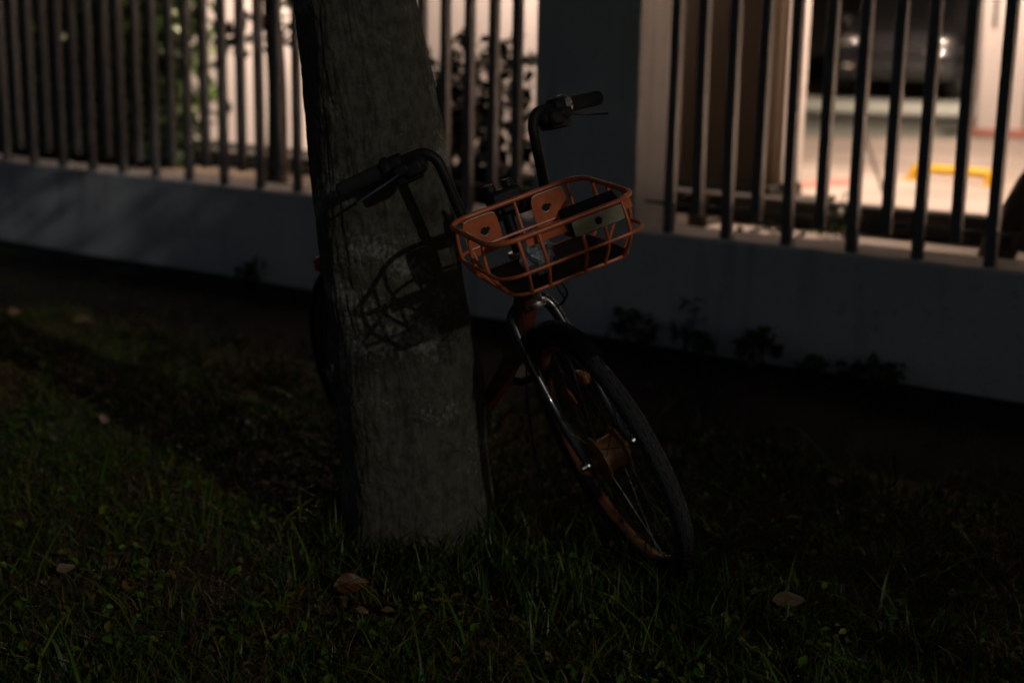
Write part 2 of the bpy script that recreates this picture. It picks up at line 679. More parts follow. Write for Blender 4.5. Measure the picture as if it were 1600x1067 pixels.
# big ground sheet
def sheet(xs, ys, zf):
    X, Y = np.meshgrid(xs, ys, indexing='ij')
    Z = zf(X, Y)
    vs = np.stack([X, Y, Z], -1).reshape(-1, 3)
    n, m = len(xs), len(ys)
    i = np.arange(n * m).reshape(n, m)
    q = np.stack([i[:-1, :-1], i[1:, :-1], i[1:, 1:], i[:-1, 1:]], -1).reshape(-1, 4)
    return vs, q
xs = np.concatenate([[-400, -100, -30, -12], np.linspace(-8, 8, 129), [12, 30, 100, 400]])
ys = np.concatenate([[-400, -100, -30, -8], np.linspace(-3, 11, 113), [30, 100, 400]])
vs, q = sheet(xs, ys, gz)
g = link_mesh('ground', mesh_arrays('ground', vs, [q], sharp=0), M['soil'])
g['kind'] = 'structure'

# path between the lawn and the wall, canopy shade put into its near-black colour
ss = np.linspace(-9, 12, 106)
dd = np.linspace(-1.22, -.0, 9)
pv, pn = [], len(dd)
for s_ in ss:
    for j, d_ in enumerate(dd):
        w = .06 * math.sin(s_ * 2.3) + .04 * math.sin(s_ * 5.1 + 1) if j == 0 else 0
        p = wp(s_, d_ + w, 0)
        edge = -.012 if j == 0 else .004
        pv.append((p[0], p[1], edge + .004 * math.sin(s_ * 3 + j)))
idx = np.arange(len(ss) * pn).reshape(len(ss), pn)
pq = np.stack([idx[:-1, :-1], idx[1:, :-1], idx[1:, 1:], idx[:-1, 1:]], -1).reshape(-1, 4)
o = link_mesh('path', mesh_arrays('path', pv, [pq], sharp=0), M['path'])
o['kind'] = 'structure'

# car park floor behind the wall: a thick sheet reaching far back
mb = MB()
mb.box(wp(0, 30.3, PARK_Z - .1), WAX, (45, 30, .1))
o = mb.build('car_park_floor', M['asphalt'])
o['kind'] = 'structure'

def floor_mark(name, pts, mat):
    m = MB()
    P = [V(p[0], p[1], PARK_Z + .004) for p in pts]
    T = [p - V(0, 0, .002) for p in P]
    k = len(P)
    m.add(P + T, [tuple(range(k)), tuple(range(2 * k - 1, k - 1, -1))] + [(i, k + i, k + (i + 1) % k, (i + 1) % k) for i in range(k)])
    o = m.build(name, mat, smooth=False)
    o['kind'] = 'structure'
    return o
def gp(x, y):
    return ground_at(x, y, PARK_Z)
floor_mark('floor_paint', [gp(1180, 214), gp(1560, 218), gp(1700, 160), gp(1180, 152)], M['paint_grey'])
floor_mark('red_floor_line', [gp(1235, 296), gp(1330, 290), gp(1326, 280), gp(1240, 286)], M['paint_red'])
floor_mark('red_floor_line', [gp(1470, 212), gp(1500, 211), gp(1498, 205), gp(1472, 206)], M['paint_red'])

bedm = MB()
bedm.box(wp(4.6, 1.6, PARK_Z + .012), WAX, (4.9, 1.24, .012))
bedo = bedm.build('added_soil_bed', M['soil'])  # dark soil added to cut warm bounce onto the fence bars
bedo['kind'] = 'structure'
for (xa, ya, xb, yb) in ((1180, 246, 1620, 262), (1395, 345, 1340, 180)):
    pa_, pb_ = gp(xa, ya), gp(xb, yb)
    q_ = norm(np.cross(norm(pb_ - pa_), UP)) * .012
    floor_mark('floor_joint', [pa_ - q_, pb_ - q_, pb_ + q_, pa_ + q_], M['kerb'])

# ------------------------------------------------------------------ boundary wall with its pillar
wall = thing('boundary_wall', wp(0, .15, 0), 'low pale plastered boundary wall with a square pillar behind the bicycle', 'wall')
mb = MB()
mb.box(wp(1.5, .15, WALL_TOP / 2 - .1), WAX, (10.5, .15, WALL_TOP / 2 + .1), bevel=.012)
mb.build('wall_base', M['wall'], wall)
mb = MB()
s0, s1 = -.628, -.098
mb.box(wp((s0 + s1) / 2, .137, 1.37), WAX, ((s1 - s0) / 2, .134, 1.15), bevel=.008)
mb.build('pillar', M['wall'], wall)
mb = MB()
mb.box(wp((s0 + s1) / 2, .137, 2.56), WAX, ((s1 - s0) / 2 + .04, .174, .04), bevel=.01)
mb.build('pillar_cap', M['wall'], wall)

# ------------------------------------------------------------------ steel fences on the wall
def fence(s_list_long, s_list_short, a, b, label):
    f = thing('steel_fence', wp((a + b) / 2, .06, WALL_TOP), label, 'fence', 'steel fence panels on the boundary wall')
    root = V(*ROOTS[f.name])
    def bar_mesh(z0):
        m = MB()
        m.box((0, 0, (z0 + 2.3) / 2 - 0), WAX, (.0205, .0205, (2.3 - z0) / 2), bevel=.003)
        ob = m.build('bar', M['bar'], f)
        return ob.data, ob
    for z0, lst in ((WALL_TOP - .02, s_list_long), (.565, s_list_short)):
        m = MB()
        m.box((0, 0, (2.3 - z0) / 2), WAX, (.0205, .0205, (2.3 - z0) / 2), bevel=.003)
        base = m.build('bar', M['bar'], f, origin=(0, 0, 0))
        for i, s_ in enumerate(lst):
            ob = base if i == 0 else base.copy()
            if i:
                COL.objects.link(ob)
                ob.parent = f
            ob.location = tuple(wp(s_ + random.uniform(-.004, .004), .06, z0) - root)
            ob.rotation_euler = (random.uniform(-.003, .003), random.uniform(-.004, .004), random.uniform(-.03, .03))
    for z in (.605, 2.15):
        m = MB()
        m.box(wp((a + b) / 2, .093, z), WAX, ((b - a) / 2, .006, .007), bevel=.002)
        m.build('rail', M['bar'], f)
P_ = .2727
longR = [-.769 - P_ * k for k in range(12)]
shortR = [-.769 - P_ * (k + .5) for k in range(12)]
fence(longR, shortR, -4.2, s0 - .002, 'grey steel bar fence between the pillar and the black leaning trunk')
longL = [.041 + .274 * k for k in range(22)]
shortL = [.041 + .274 * (k + .5) for k in range(22)]
fence(longL, shortL, s1 + .002, 6.3, 'grey steel bar fence on the far side of the pillar, behind the tree')

# ------------------------------------------------------------------ kerb behind the wall, short post
mb = MB()
pl, pr = ground_at(1337, 366, PARK_Z), ground_at(1525, 386, PARK_Z)
dk = float(np.dot(pl - WP, -WN))
mb.box(wp(1.0, dk + .06, PARK_Z + .07), WAX, (9, .06, .072), bevel=.015)
tag(mb.build('kerb', M['kerb'], origin=wp(1.0, dk + .09, PARK_Z)), 'low dark kerb running along the car park behind the fence', 'kerb')
pp = ground_at(1158, 372, PARK_Z)
pp = wp(float(np.dot(pp - WP, WU)), .55, PARK_Z)
post = thing('short_post', pp, 'short square concrete post behind the fence beside the pillar', 'post')
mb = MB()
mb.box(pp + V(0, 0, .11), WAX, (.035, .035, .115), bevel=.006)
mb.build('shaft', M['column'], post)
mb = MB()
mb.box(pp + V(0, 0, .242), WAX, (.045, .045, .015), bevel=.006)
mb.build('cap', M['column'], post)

# ------------------------------------------------------------------ building behind: lit wall, columns, ceiling
a_, b_ = gp(880, 300), gp(250, 231)
BU = norm(b_ - a_)
BNN = norm(np.cross(BU, UP))
BAX = np.stack([BU, -BNN if np.dot(BNN, WN) > 0 else BNN, UP], 1)
bl = float(np.linalg.norm(gp(296, 234) - a_))
mb = MB()
cen = a_ + BU * (bl / 2) + BAX[:, 1] * .15
bw = thing('building_wall', (cen[0], cen[1], PARK_Z), 'pale plastered building wall lit warmly behind the fence', 'wall')
mb.box((cen[0], cen[1], PARK_Z + 1.6), BAX, (bl / 2, .15, 1.6))
mb.build('wall_face', M['plaster_warm'], bw)
mb = MB()
sk = a_ + BU * (bl / 2) - BAX[:, 1] * .012
mb.box((sk[0], sk[1], PARK_Z + .05), BAX, (bl / 2, .010, .05))
mb.build('skirting', M['kerb'], bw)

def column(name, pa, pb, depth, label, ang=None, red=False):
    """front face from pa to pb on the floor, as deep as given"""
    u = norm(pb - pa)
    n = norm(np.cross(u, UP))
    if np.dot(n, -pa) < 0:
        n = -n
    ax = np.stack([u, -n, UP], 1)
    w = np.linalg.norm(pb - pa)
    c = (pa + pb) / 2 - n * depth / 2
    t = thing(name, (c[0], c[1], PARK_Z), label, 'column')
    m = MB()
    m.box((c[0], c[1], PARK_Z + 1.6), ax, (w / 2, depth / 2, 1.6), bevel=.05)
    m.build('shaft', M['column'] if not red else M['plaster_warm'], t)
    m = MB()
    m.box((c[0], c[1], PARK_Z + .045), ax, (w / 2 + .012, depth / 2 + .012, .045), bevel=.01)
    m.build('base_band', M['paint_red'] if red else M['kerb'], t)
    return t
ca = gp(1050, 302)
cs = float(np.dot(gp(1222, 312) - ca, -WU))
cb = ca - WU * .66
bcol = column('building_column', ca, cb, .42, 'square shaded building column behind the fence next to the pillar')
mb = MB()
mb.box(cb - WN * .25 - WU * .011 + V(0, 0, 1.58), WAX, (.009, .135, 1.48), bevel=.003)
mb.build('lit_side_panel', M['plaster_warm'], bcol)  # added pale panel, puts the lit side of the dark column into colour
pa = gp(1517, 214)
pb = pa - WU * .30 + V(.25, -.02, 0)
pil = column('car_park_pillar', pa, pb, .5, 'bright pale car park pillar with a red foot beside the black trunk', red=True)
c = on_plane(1556, 20, pa, norm(np.cross(pb - pa, UP)))
mb = MB()
n_ = norm(np.cross(pb - pa, UP))
n_ = n_ if np.dot(n_, -pa) > 0 else -n_
mb.tube([c + n_ * .03 + V(0, 0, -.12), c + n_ * .03 + V(0, 0, 1.6)], .025, seg=10)
mb.build('pipe', M['steel'], pil)

mb = MB()
mb.box(wp(2, 22, PARK_Z + 3.35), WAX, (26, 20.6, .15))
o = mb.build('car_park_ceiling', M['slab'])
o['kind'] = 'structure'
mb = MB()
fw = V(9.5, 34.0, 0)
mb.box((fw[0] - 2, fw[1], PARK_Z + 1.6), np.eye(3), (20, .15, 1.6))
tag(mb.build('far_wall', M['dark_wall'], origin=(fw[0] - 2, fw[1], PARK_Z)), 'dark far wall of the car park behind the parked cars', 'wall')

# ceiling lamps of the car park (above the picture; some only added for brightness)
def ceiling_lamp(x, y, z, label, power, aim=None, color=(1.0, .725, .58)):
    t = thing('ceiling_lamp', (x, y, z + .10), label, 'lamp', 'car park ceiling lamps')
    m = MB()
    m.box((x, y, z + .075), WAX, (.32, .07, .03), bevel=.01)
    m.build('housing', M['slab'], t)
    m = MB()
    m.tube([(x, y, z + .10), (x, y, PARK_Z + 3.19)], .012)
    m.build('rod', M['slab'], t)
    ld = bpy.data.lights.new('lamp_light', 'SPOT' if aim is not None else 'POINT')
    ld.energy = power
    ld.color = color
    ld.shadow_soft_size = .07
    lo = bpy.data.objects.new('lamp_light', ld)
    lo.location = (0, 0, -.12)
    COL.objects.link(lo)
    lo.parent = t
    if aim is not None:
        ld.spot_size = rad(aim[3])
        ld.spot_blend = .5
        d = V(aim[0] - x, aim[1] - y, aim[2] - z)
        lo.rotation_euler = Vector(-d).to_track_quat('Z', 'Y').to_euler()
    return t
ceiling_lamp(2.5, 9.15, 3.2, 'ceiling lamp of the car park between the column and the yellow wheel stop', 900, aim=(2.5, 9.3, 0, 102))
ceiling_lamp(4.0, 13.0, 3.2, 'ceiling lamp of the car park beside the bright pillar', 430, aim=(4.5, 13.8, 0, 120))
ceiling_lamp(6.6, 20.6, 3.2, 'added ceiling lamp in front of the parked cars, brightening them', 900, aim=(6.6, 22.0, 0, 135))  # added, unseen: brings reflections onto the cars
ceiling_lamp(5.2, 7.4, 3.2, 'added ceiling lamp past the leaning trunk, for bounce off the floor', 10000, aim=(5.3, 7.5, 0, 88))  # added, unseen: its floor bounce brightens the pillar end and bar sides
ceiling_lamp(-1.75, 9.55, 3.0, 'added ceiling lamp brightening the far part of the lit building wall', 800, aim=(-2.3, 11.0, 1.0, 100))  # added, unseen: more light for the far part of the wall
ceiling_lamp(.35, 8.45, 3.0, 'ceiling lamp turned to the lit building wall', 1150, aim=(-.25, 9.75, 1.1, 74))

# ------------------------------------------------------------------ yellow wheel stop
ea, eb = gp(1424, 281), gp(1548, 291)
e1 = norm(eb - ea)
ws_pts = [ea - V(0, 0, .02), ea + e1 * .012 + V(0, 0, .045), ea + e1 * .035 + V(0, 0, .078), ea + e1 * .075 + V(0, 0, .082), eb - e1 * .075 + V(0, 0, .082), eb - e1 * .035 + V(0, 0, .078), eb - e1 * .012 + V(0, 0, .045), eb - V(0, 0, .02)]
st = thing('wheel_stop', (ea + eb) / 2, 'yellow bent tube wheel stop on the lit car park floor', 'wheel stop')
mb = MB()
mb.tube(smooth_path(ws_pts, 6), .036, seg=14)
mb.build('tube', M['yellow'], st)
for e in (ea, eb):
    mb = MB()
    mb.box(e + V(0, 0, .006), WAX, (.06, .06, .005))
    mb.build('foot_plate', M['yellow'], st)

# ------------------------------------------------------------------ parked cars
def make_car(loc, yaw, label, scale=1.0):
    t = thing('parked_car', loc, label, 'car', 'cars parked across the car park')
    R_ = np.array(Matrix.Rotation(yaw, 3, 'Z'))
    T = lambda x, y, z: V(*loc) + R_ @ V(x, y, z) * scale
    RA = R_
    # +x is the front; half width 0.9
    prof = [(2.18, .30), (2.26, .45), (2.27, .62), (2.20, .80), (2.08, .93), (1.75, 1.02), (1.15, 1.10), (.95, 1.14),
            (.35, 1.55), (.10, 1.64), (-.9, 1.68), (-1.75, 1.60), (-2.15, 1.25), (-2.25, .95), (-2.28, .55), (-2.18, .30)]
    ys_ = [-.90, -.86, -.70, -.35, 0, .35, .70, .86, .90]
    m = MB()
    vs_, F = [], []
    k = len(prof)
    for y in ys_:
        a = abs(y) / .9
        for (x, z) in prof:
            xx = x * (1 - .07 * a ** 3 * (1 if abs(x) > 1.5 else .3))
            yy = y
            if z > 1.12:
                yy = y * (1 - .22 * (z - 1.12) / .56)
            zz = z - (.05 * a ** 4 if z > .8 else 0) + (.03 * a ** 4 if z < .4 else 0)
            vs_.append(T(xx, yy, zz))
    for i in range(len(ys_) - 1):
        for j in range(k):
            j2 = (j + 1) % k
            F.append((i * k + j, i * k + j2, (i + 1) * k + j2, (i + 1) * k + j))
    F.append(tuple(range(k)))
    F.append(tuple((len(ys_) - 1) * k + j for j in range(k))[::-1])
    m.add(vs_, F)
    m.build('body', M['car'], t, sharp=35)
    def quad_patch(name, pts, mat, th=.012):
        mm = MB()
        A = [T(*p) for p in pts]
        n = norm(np.cross(A[1] - A[0], A[2] - A[0]))
        out = n if np.dot(n, sum(A) / len(A) - T(0, 0, .8)) > 0 else -n
        Bq = [p + out * th for p in A]
        kk = len(A)
        mm.add(A + Bq, [tuple(range(kk))[::-1], tuple(range(kk, 2 * kk))] + [(i, (i + 1) % kk, kk + (i + 1) % kk, kk + i) for i in range(kk)])
        return mm.build(name, mat, t, smooth=False)
    quad_patch('windshield', [(.93, -.68, 1.155), (.93, .68, 1.155), (.38, .60, 1.535), (.38, -.60, 1.535)], M['glass'])
    for s in (-1, 1):
        quad_patch('side_window', [(.75, s * .885, 1.15), (-1.6, s * .885, 1.15), (-1.4, s * .77, 1.55), (.2, s * .77, 1.53)], M['glass'])
        hl = MB()
        c = T(2.02, s * .66, .84)
        hl.ball(c, RA, V(.17, .21, .095) * scale, 18, 10)
        hl.build('headlight', M['lens'], t)
        fl = MB()
        fl.ball(T(2.17, s * .62, .46), RA, V(.07, .10, .055) * scale, 14, 8)
        fl.build('fog_light', M['plate'], t)
        mi = MB()
        mi.ball(T(.78, s * 1.02, 1.16), RA, V(.08, .12, .085) * scale, 12, 8)
        mi.build('mirror', M['car'], t)
        for xw in (1.38, -1.38):
            wh = part_group('wheel', t)
            wm = MB()
            cc = T(xw, s * .80, .34)
            wax = RA
            wm.lathe(cc, wax, [(.20, -.11), (.30, -.12), (.335, -.09), (.345, 0), (.335, .09), (.30, .12), (.20, .11)], 32)
            wm.build('tyre', M['rubber'], wh)
            wm = MB()
            wm.lathe(cc, wax, [(.205, .115), (.20, -.115), (.19, -.02 - .0), (.02, s * .07), (0.001, s * .07)], 24)
            wm.build('rim', M['darksteel'], wh)
    g_ = MB()
    g_.box(T(2.24, 0, .70), RA, V(.03, .48, .075) * scale, bevel=.01)
    g_.build('grille', M['carblack'], t)
    for z in (.67, .73):
        g_ = MB()
        g_.box(T(2.275, 0, z), RA, V(.008, .46, .010) * scale)
        g_.build('grille_bar', M['steel'], t)
    g_ = MB()
    g_.box(T(2.235, 0, .40), RA, V(.03, .72, .07) * scale, bevel=.01)
    g_.build('lower_bumper', M['carblack'], t)
    return t
c1 = gp(1436, 158)
make_car((c1[0] + .55, c1[1] + 2.2, PARK_Z), rad(-116), 'dark grey parked car with a gleaming headlight behind the fence', 1.1)
c2 = gp(1545, 148)
make_car((c2[0] + .7, c2[1] + 2.5, PARK_Z), rad(-108), 'second dark parked car, half hidden by the bright pillar', 1.1)

# ------------------------------------------------------------------ leaves and shrubs
def leaf_cloud(centres, size, tints, droop=.35, seed=0, fold=.25, aspect=.5):
    """one pointed, folded leaf (6 vertices, 4 faces) at each centre"""
    r = np.random.default_rng(seed)
    n = len(centres)
    c = np.asarray(centres, float)
    L_ = size * r.uniform(.65, 1.35, n)[:, None]
    az = r.uniform(0, 2 * np.pi, n)
    el = r.normal(-droop, .55, n)
    d = np.stack([np.cos(az) * np.cos(el), np.sin(az) * np.cos(el), np.sin(el)], 1)
    sd = np.cross(d, np.array([0, 0, 1.]) + r.normal(0, .5, (n, 3)))
    sd /= np.linalg.norm(sd, axis=1)[:, None] + 1e-9
    up = np.cross(sd, d)
    W = L_ * aspect * .5
    base, tip = c - d * L_ * .5, c + d * L_ * .5 - up * L_ * .12
    m1, m2 = c - d * L_ * .15, c + d * L_ * .2
    f = up * W * fold * 2
    verts = np.stack([base, m1 + sd * W + f, m1 - sd * W + f, m2 + sd * W * .8 + f * .8, m2 - sd * W * .8 + f * .8, tip, m1 * 1.0, m2], 1).reshape(-1, 3)
    o_ = (np.arange(n) * 8)[:, None]
    tri = np.concatenate([o_ + np.array([[0, 6, 1]]), o_ + np.array([[0, 2, 6]]), o_ + np.array([[3, 7, 5]]), o_ + np.array([[7, 4, 5]])])
    quad = np.concatenate([o_ + np.array([[1, 6, 7, 3]]), o_ + np.array([[6, 2, 4, 7]])])
    t = np.asarray(tints)
    col = t[r.integers(0, len(t), n)] * r.uniform(.7, 1.3, n)[:, None]
    return verts, tri, quad, np.repeat(col, 8, axis=0)

SHADED_GREENS = [(.010, .018, .006), (.014, .024, .007), (.007, .012, .005)]  # greens darkened to hold the shade of leaves seen against the lit wall
GREENS = [(.05, .10, .02), (.035, .075, .018), (.075, .115, .025), (.03, .055, .015)]

def shrub(name, loc, height, spread_, n, size, label, cat='shrub', group=None, seed=1, stems=5, zmin=.1, tints=GREENS, shape=None, stem_r=.012):
    r = np.random.default_rng(seed)
    t = thing(name, loc, label, cat, group)
    loc = V(*loc)
    cs_ = []
    for k in range(stems):
        a = r.uniform(0, 2 * math.pi)
        top = V(math.cos(a) * spread_ * r.uniform(.3, .9), math.sin(a) * spread_ * r.uniform(.3, .9), height * r.uniform(.65, 1.0))
        mid = top * V(.35, .35, .5) + r.normal(0, .04, 3) * height
        path = smooth_path([V(0, 0, -.03) + r.normal(0, .01, 3) * V(1, 1, 0), mid, top], 6)
        m = MB()
        m.tube([loc + p for p in path], list(np.linspace(stem_r, stem_r * .3, len(path))), seg=6)
        m.build('stem', M['wood'], t)
        for q_ in range(n // stems):
            u = r.uniform(zmin, 1.05)
            i = min(int(u * (len(path) - 1)), len(path) - 2)
            p = path[i] + (path[i + 1] - path[i]) * (u * (len(path) - 1) - i)
            w = spread_ * (.30 + .25 * math.sin(u * 3))
            cs_.append(p + np.clip(r.normal(0, 1, 3), -1.6, 1.6) * V(w, w, w * .6))
    cs_ = np.array(cs_)
    cs_[:, 2] = np.maximum(cs_[:, 2], .02)
    v_, tri, quad, col = leaf_cloud(cs_, size, tints, seed=seed)
    me = mesh_arrays('foliage', v_, [tri, quad], smooth=False, color=col)
    o_ = link_mesh('foliage', me, M['leaf'], t, kind='stuff')
    return t

def bed(s, d):
    p = wp(s, d, PARK_Z)
    return (p[0], p[1], PARK_Z)
for k_, (s_, d_, h_, sp_r, n_, lab) in enumerate([
        (3.95, 1.35, 1.9, .32, 1800, 'green leafy shrub behind the fence, beside the lit wall'),
        (4.5, 1.30, 2.1, .40, 2600, 'dense dark shrub behind the fence, second from the lit wall'),
        (5.15, 1.35, 2.2, .45, 3200, 'dense dark shrub behind the fence, third from the lit wall'),
        (5.9, 1.40, 2.2, .50, 3200, 'dark shrub behind the far end of the fence'),
        (6.8, 1.50, 2.3, .55, 3000, 'dark shrub behind the fence, last before the picture edge')]):
    shrub('hedge_shrub', bed(s_, d_), h_, sp_r, n_, .10, lab, seed=3 + k_, group='shrubs behind the fence', stems=8)
shrub('leafy_plant', bed(1.05, 1.25), .88, .36, 640, .11, 'shaded broad-leaved plant against the lit wall beside the pillar', cat='plant', seed=8, group='plants against the lit wall', stems=8, tints=SHADED_GREENS, zmin=.02)
shrub('leafy_plant', bed(1.42, 1.15), .80, .26, 320, .105, 'sparse broad-leaved plant behind the fence, just beside the big trunk', cat='plant', seed=9, group='plants against the lit wall', stems=6, tints=SHADED_GREENS, zmin=.02)
shrub('small_weed', (lambda p: (p[0], p[1], PARK_Z))(ground_at(1305, 372, PARK_Z)), .24, .10, 26, .07, 'small green weed on the car park side of the fence', cat='weed', seed=12, stems=4, stem_r=.004)
shrub('far_plant', (c2[0] + 1.0, c2[1] + 5.5, PARK_Z), 2.4, .7, 260, .16, 'green plant behind the parked cars', cat='plant', seed=21, stems=5)
# low ground cover seen between wall and kerb, close to the pillar
shrub('ground_cover', bed(-.98, .62), .07, .16, 120, .05, 'low green plant on the ground behind the fence, next to the short post', cat='plant', seed=14, stems=5, stem_r=.003)

def small_tree(loc, path_off, r0, r1, label, crown=None, seed=1, tints=GREENS, size=.10):
    t = thing('slim_tree', loc, label, 'tree')
    loc = V(*loc)
    pts = smooth_path([loc + V(*p) for p in path_off], 8)
    rr = np.linspace(r0, r1, len(pts)) * (1 + .35 * np.exp(-np.linspace(0, 1, len(pts)) * 14))
    m = MB()
    m.tube(pts, list(rr), seg=14)
    m.build('trunk', M['wood'], t)
    if crown is not None:
        r = np.random.default_rng(seed)
        cs_ = []
        for (dx, dy, dz, sx, sz, n) in crown:
            c_ = loc + V(dx, dy, dz)
            m = MB()
            st_ = pts[np.argmin([abs(p[2] - c_[2] + .15) for p in pts])]
            bp = smooth_path([st_, (st_ + c_) / 2 + V(0, 0, .03), c_], 5)
            m.tube(bp, list(np.linspace(.014, .004, len(bp))), seg=6)
            m.build('branch', M['wood'], t)
            cs_.append(c_ + np.clip(r.normal(0, 1, (n, 3)), -1.8, 1.8) * V(sx, sx, sz))
        cs_ = np.concatenate(cs_) - loc
        v_, tri, quad, col = leaf_cloud(cs_, size, tints, seed=seed)
        link_mesh('crown', mesh_arrays('crown', v_, [tri, quad], smooth=False, color=col), M['leaf'], t, kind='stuff')
    return t
sp = bed(2.46, .95)
small_tree(sp, [(0, 0, -.05), (.01, 0, .6), (-.02, .02, 1.3), (.02, .0, 2.0), (.1, 0, 3.0)], .062, .045, 'slim dark tree behind the fence in front of the lit wall', seed=31,
           crown=[(-.25, .05, .92, .10, .07, 34), (.14, .1, .98, .12, .08, 40), (.38, .05, 1.02, .10, .08, 30), (.05, .1, 1.30, .2, .10, 50), (-.5, .1, 1.35, .2, .1, 30), (.5, 0, 1.4, .16, .12, 40), (.3, .2, 1.9, .4, .25, 120), (-.3, .1, 2.0, .4, .25, 120)])
tp = ground_at(1548, 412, PARK_Z)
tp = wp(float(np.dot(ground_at(1556, 408, .45) - WP, WU)), .48, PARK_Z)
small_tree((tp[0], tp[1], PARK_Z), [(-.03, 0, -.05), (.0, 0, .14), (.10, .0, .36), (.17, 0, .55), (.20, 0, 1.2), (.22, 0, 2.2), (.25, 0, 3.0)], .068, .075, 'black leaning trunk behind the fence beside the bright pillar', seed=33,
           crown=[(.5, .1, 2.6, .4, .3, 120), (-.2, .2, 2.8, .4, .3, 120)])

# ------------------------------------------------------------------ the big tree the bicycle leans on
TY = 3.52
prof_t = [(-60, 549, 93), (0, 556, 95), (90, 571.5, 100), (183, 586, 105), (281, 596, 108), (389, 607, 110), (430, 612, 110), (537, 628, 113), (589, 636, 117), (732, 645, 112), (818, 650, 110), (880, 653, 117), (930, 656, 132)]
rows = []
for (py, px, hw) in prof_t:
    p = on_plane(px, py, (0, TY, 0), V(0, 1, 0))
    dep = (p[1]) * math.cos(PITCH) + (CAM_H - p[2]) * math.sin(PITCH)
    rows.append((p[2], p[0], hw * dep / 2222.2))
rows = sorted(rows)
tz, tx, tr = map(np.array, zip(*rows))
def trunk_axis(z):
    z = np.asarray(z, float)
    x = np.interp(z, tz, tx)
    r = np.interp(z, tz, tr)
    over = z > tz[-1]
    x = np.where(over, tx[-1] - .12 * (z - tz[-1]), x)
    r = np.where(over, np.maximum(tr[-1] * (1 - .06 * (z - tz[-1])), .05), r)
    under = z < tz[0]
    r = np.where(under, tr[0] + (tz[0] - z) * .3, r)
    return x, r
TREE_BASE = (float(trunk_axis(0)[0]), TY, 0.0)
tree = thing('big_tree', TREE_BASE, 'thick rough-barked tree trunk with pale lichen that the bicycle leans on', 'tree')
zz = np.concatenate([np.linspace(-.12, 1.75, 430), np.linspace(1.78, 3.6, 60)])
na = 300
ang = np.linspace(0, 2 * np.pi, na, endpoint=False)
Zg, Ag = np.meshgrid(zz, ang, indexing='ij')
ax_, ar_ = trunk_axis(Zg)
cx, cy = np.cos(Ag), np.sin(Ag)
def ridged(scale_a, scale_z, seed, warp=0.0):
    q_ = np.stack([cx.ravel() * scale_a + seed, cy.ravel() * scale_a + seed * 2, Zg.ravel() * scale_z + seed * 3], 1)
    return vnoise(q_).reshape(Zg.shape)
flute = 1 + .022 * np.sin(3 * Ag + 1.2 + .6 * Zg) * (.6 + .8 * np.exp(-Zg * 2)) + .022 * np.sin(5 * Ag + .4 - 1.1 * Zg)
root_flare = .13 * np.exp(-np.clip(Zg, 0, None) / .09) * (.4 + .6 * np.sin(4 * Ag + .8) ** 2)
w1 = ridged(3.2, 2.0, 3) * 1.4
fiss = np.abs(vnoise(np.stack([(cx * 11).ravel() + w1.ravel(), (cy * 11).ravel() + w1.ravel(), Zg.ravel() * 8.0], 1)).reshape(Zg.shape) - .5) * 2
fine = np.abs(vnoise(np.stack([(cx * 30).ravel(), (cy * 30).ravel() + w1.ravel(), Zg.ravel() * 26.0], 1)).reshape(Zg.shape) - .5) * 2
lump = ridged(2.2, 5, 7) - .5
disp = -.0030 * (1 - np.clip(fiss * 4.0, 0, 1)) - .0026 * (1 - np.clip(fine * 2.2, 0, 1)) + .017 * lump + .007 * (ridged(6, 14, 2) - .5)
rad_ = ar_ * flute + root_flare * ar_ * 2 + disp
# gentle bulge on the camera's right, as if an old limb scar
tv = np.stack([ax_ + rad_ * cx - TREE_BASE[0], rad_ * cy, Zg], -1).reshape(-1, 3)
nz_ = len(zz)
ii = np.arange(nz_ * na).reshape(nz_, na)
i2 = np.roll(ii, -1, axis=1)
tq = np.stack([ii[:-1], i2[:-1], i2[1:], ii[1:]], -1).reshape(-1, 4)
link_mesh('trunk', mesh_arrays('trunk', tv, [tq], sharp=0), M['bark'], tree)
def big_crown(t, base, top, seed, nl, reach, zlow, n, rise):
    r = np.random.default_rng(seed)
    cs_ = []
    for k in range(nl):
        a = k * 2 * math.pi / nl + r.uniform(-.3, .3)
        L_ = reach * r.uniform(.65, 1.0)
        s_ = V(*top)
        e_ = s_ + V(math.cos(a) * L_, math.sin(a) * L_, r.uniform(*rise))
        pth = smooth_path([s_, s_ * .5 + e_ * .5 + V(0, 0, .25), e_], 6)
        m = MB()
        m.tube(pth, list(np.linspace(.075, .02, len(pth))), seg=8)
        m.build('limb', M['bark'], t)
        for p in pth[3:]:
            cs_.append(p + np.clip(r.normal(0, 1, (n, 3)), -2, 2) * V(.48, .48, .38))
    cs_ = np.concatenate(cs_)
    cs_[:, 2] = np.where(cs_[:, 2] < zlow, zlow + np.abs(r.normal(0, .3, len(cs_))), cs_[:, 2])
    v_, tri, quad, col = leaf_cloud(cs_ - V(*base), .15, GREENS, seed=seed + 1)
    link_mesh('crown', mesh_arrays('crown', v_, [tri, quad], smooth=False, color=col), M['leaf'], t, kind='stuff')
topx = float(trunk_axis(3.3)[0])
big_crown(tree, TREE_BASE, (topx, TY, 3.2), 77, 9, 2.4, 2.95, 230, (.2, 2.0))
# added tree outside the picture: its crown is placed to shade wall and path
nt = thing('shade_tree', (5.5, .1, 0), 'added tree outside the picture, placed to shade the wall and the path', 'tree')
m = MB()
pth = smooth_path([(5.5, .1, -.1), (5.48, .12, 1.2), (5.5, .1, 2.6), (5.5, .1, 3.0)], 8)
m.tube(pth, list(np.linspace(.19, .13, len(pth))), seg=16)
m.build('trunk', M['bark'], nt)
big_crown(nt, (5.5, .1, 0), (5.5, .1, 2.6), 91, 11, 2.0, 2.6, 300, (.2, 3.0))

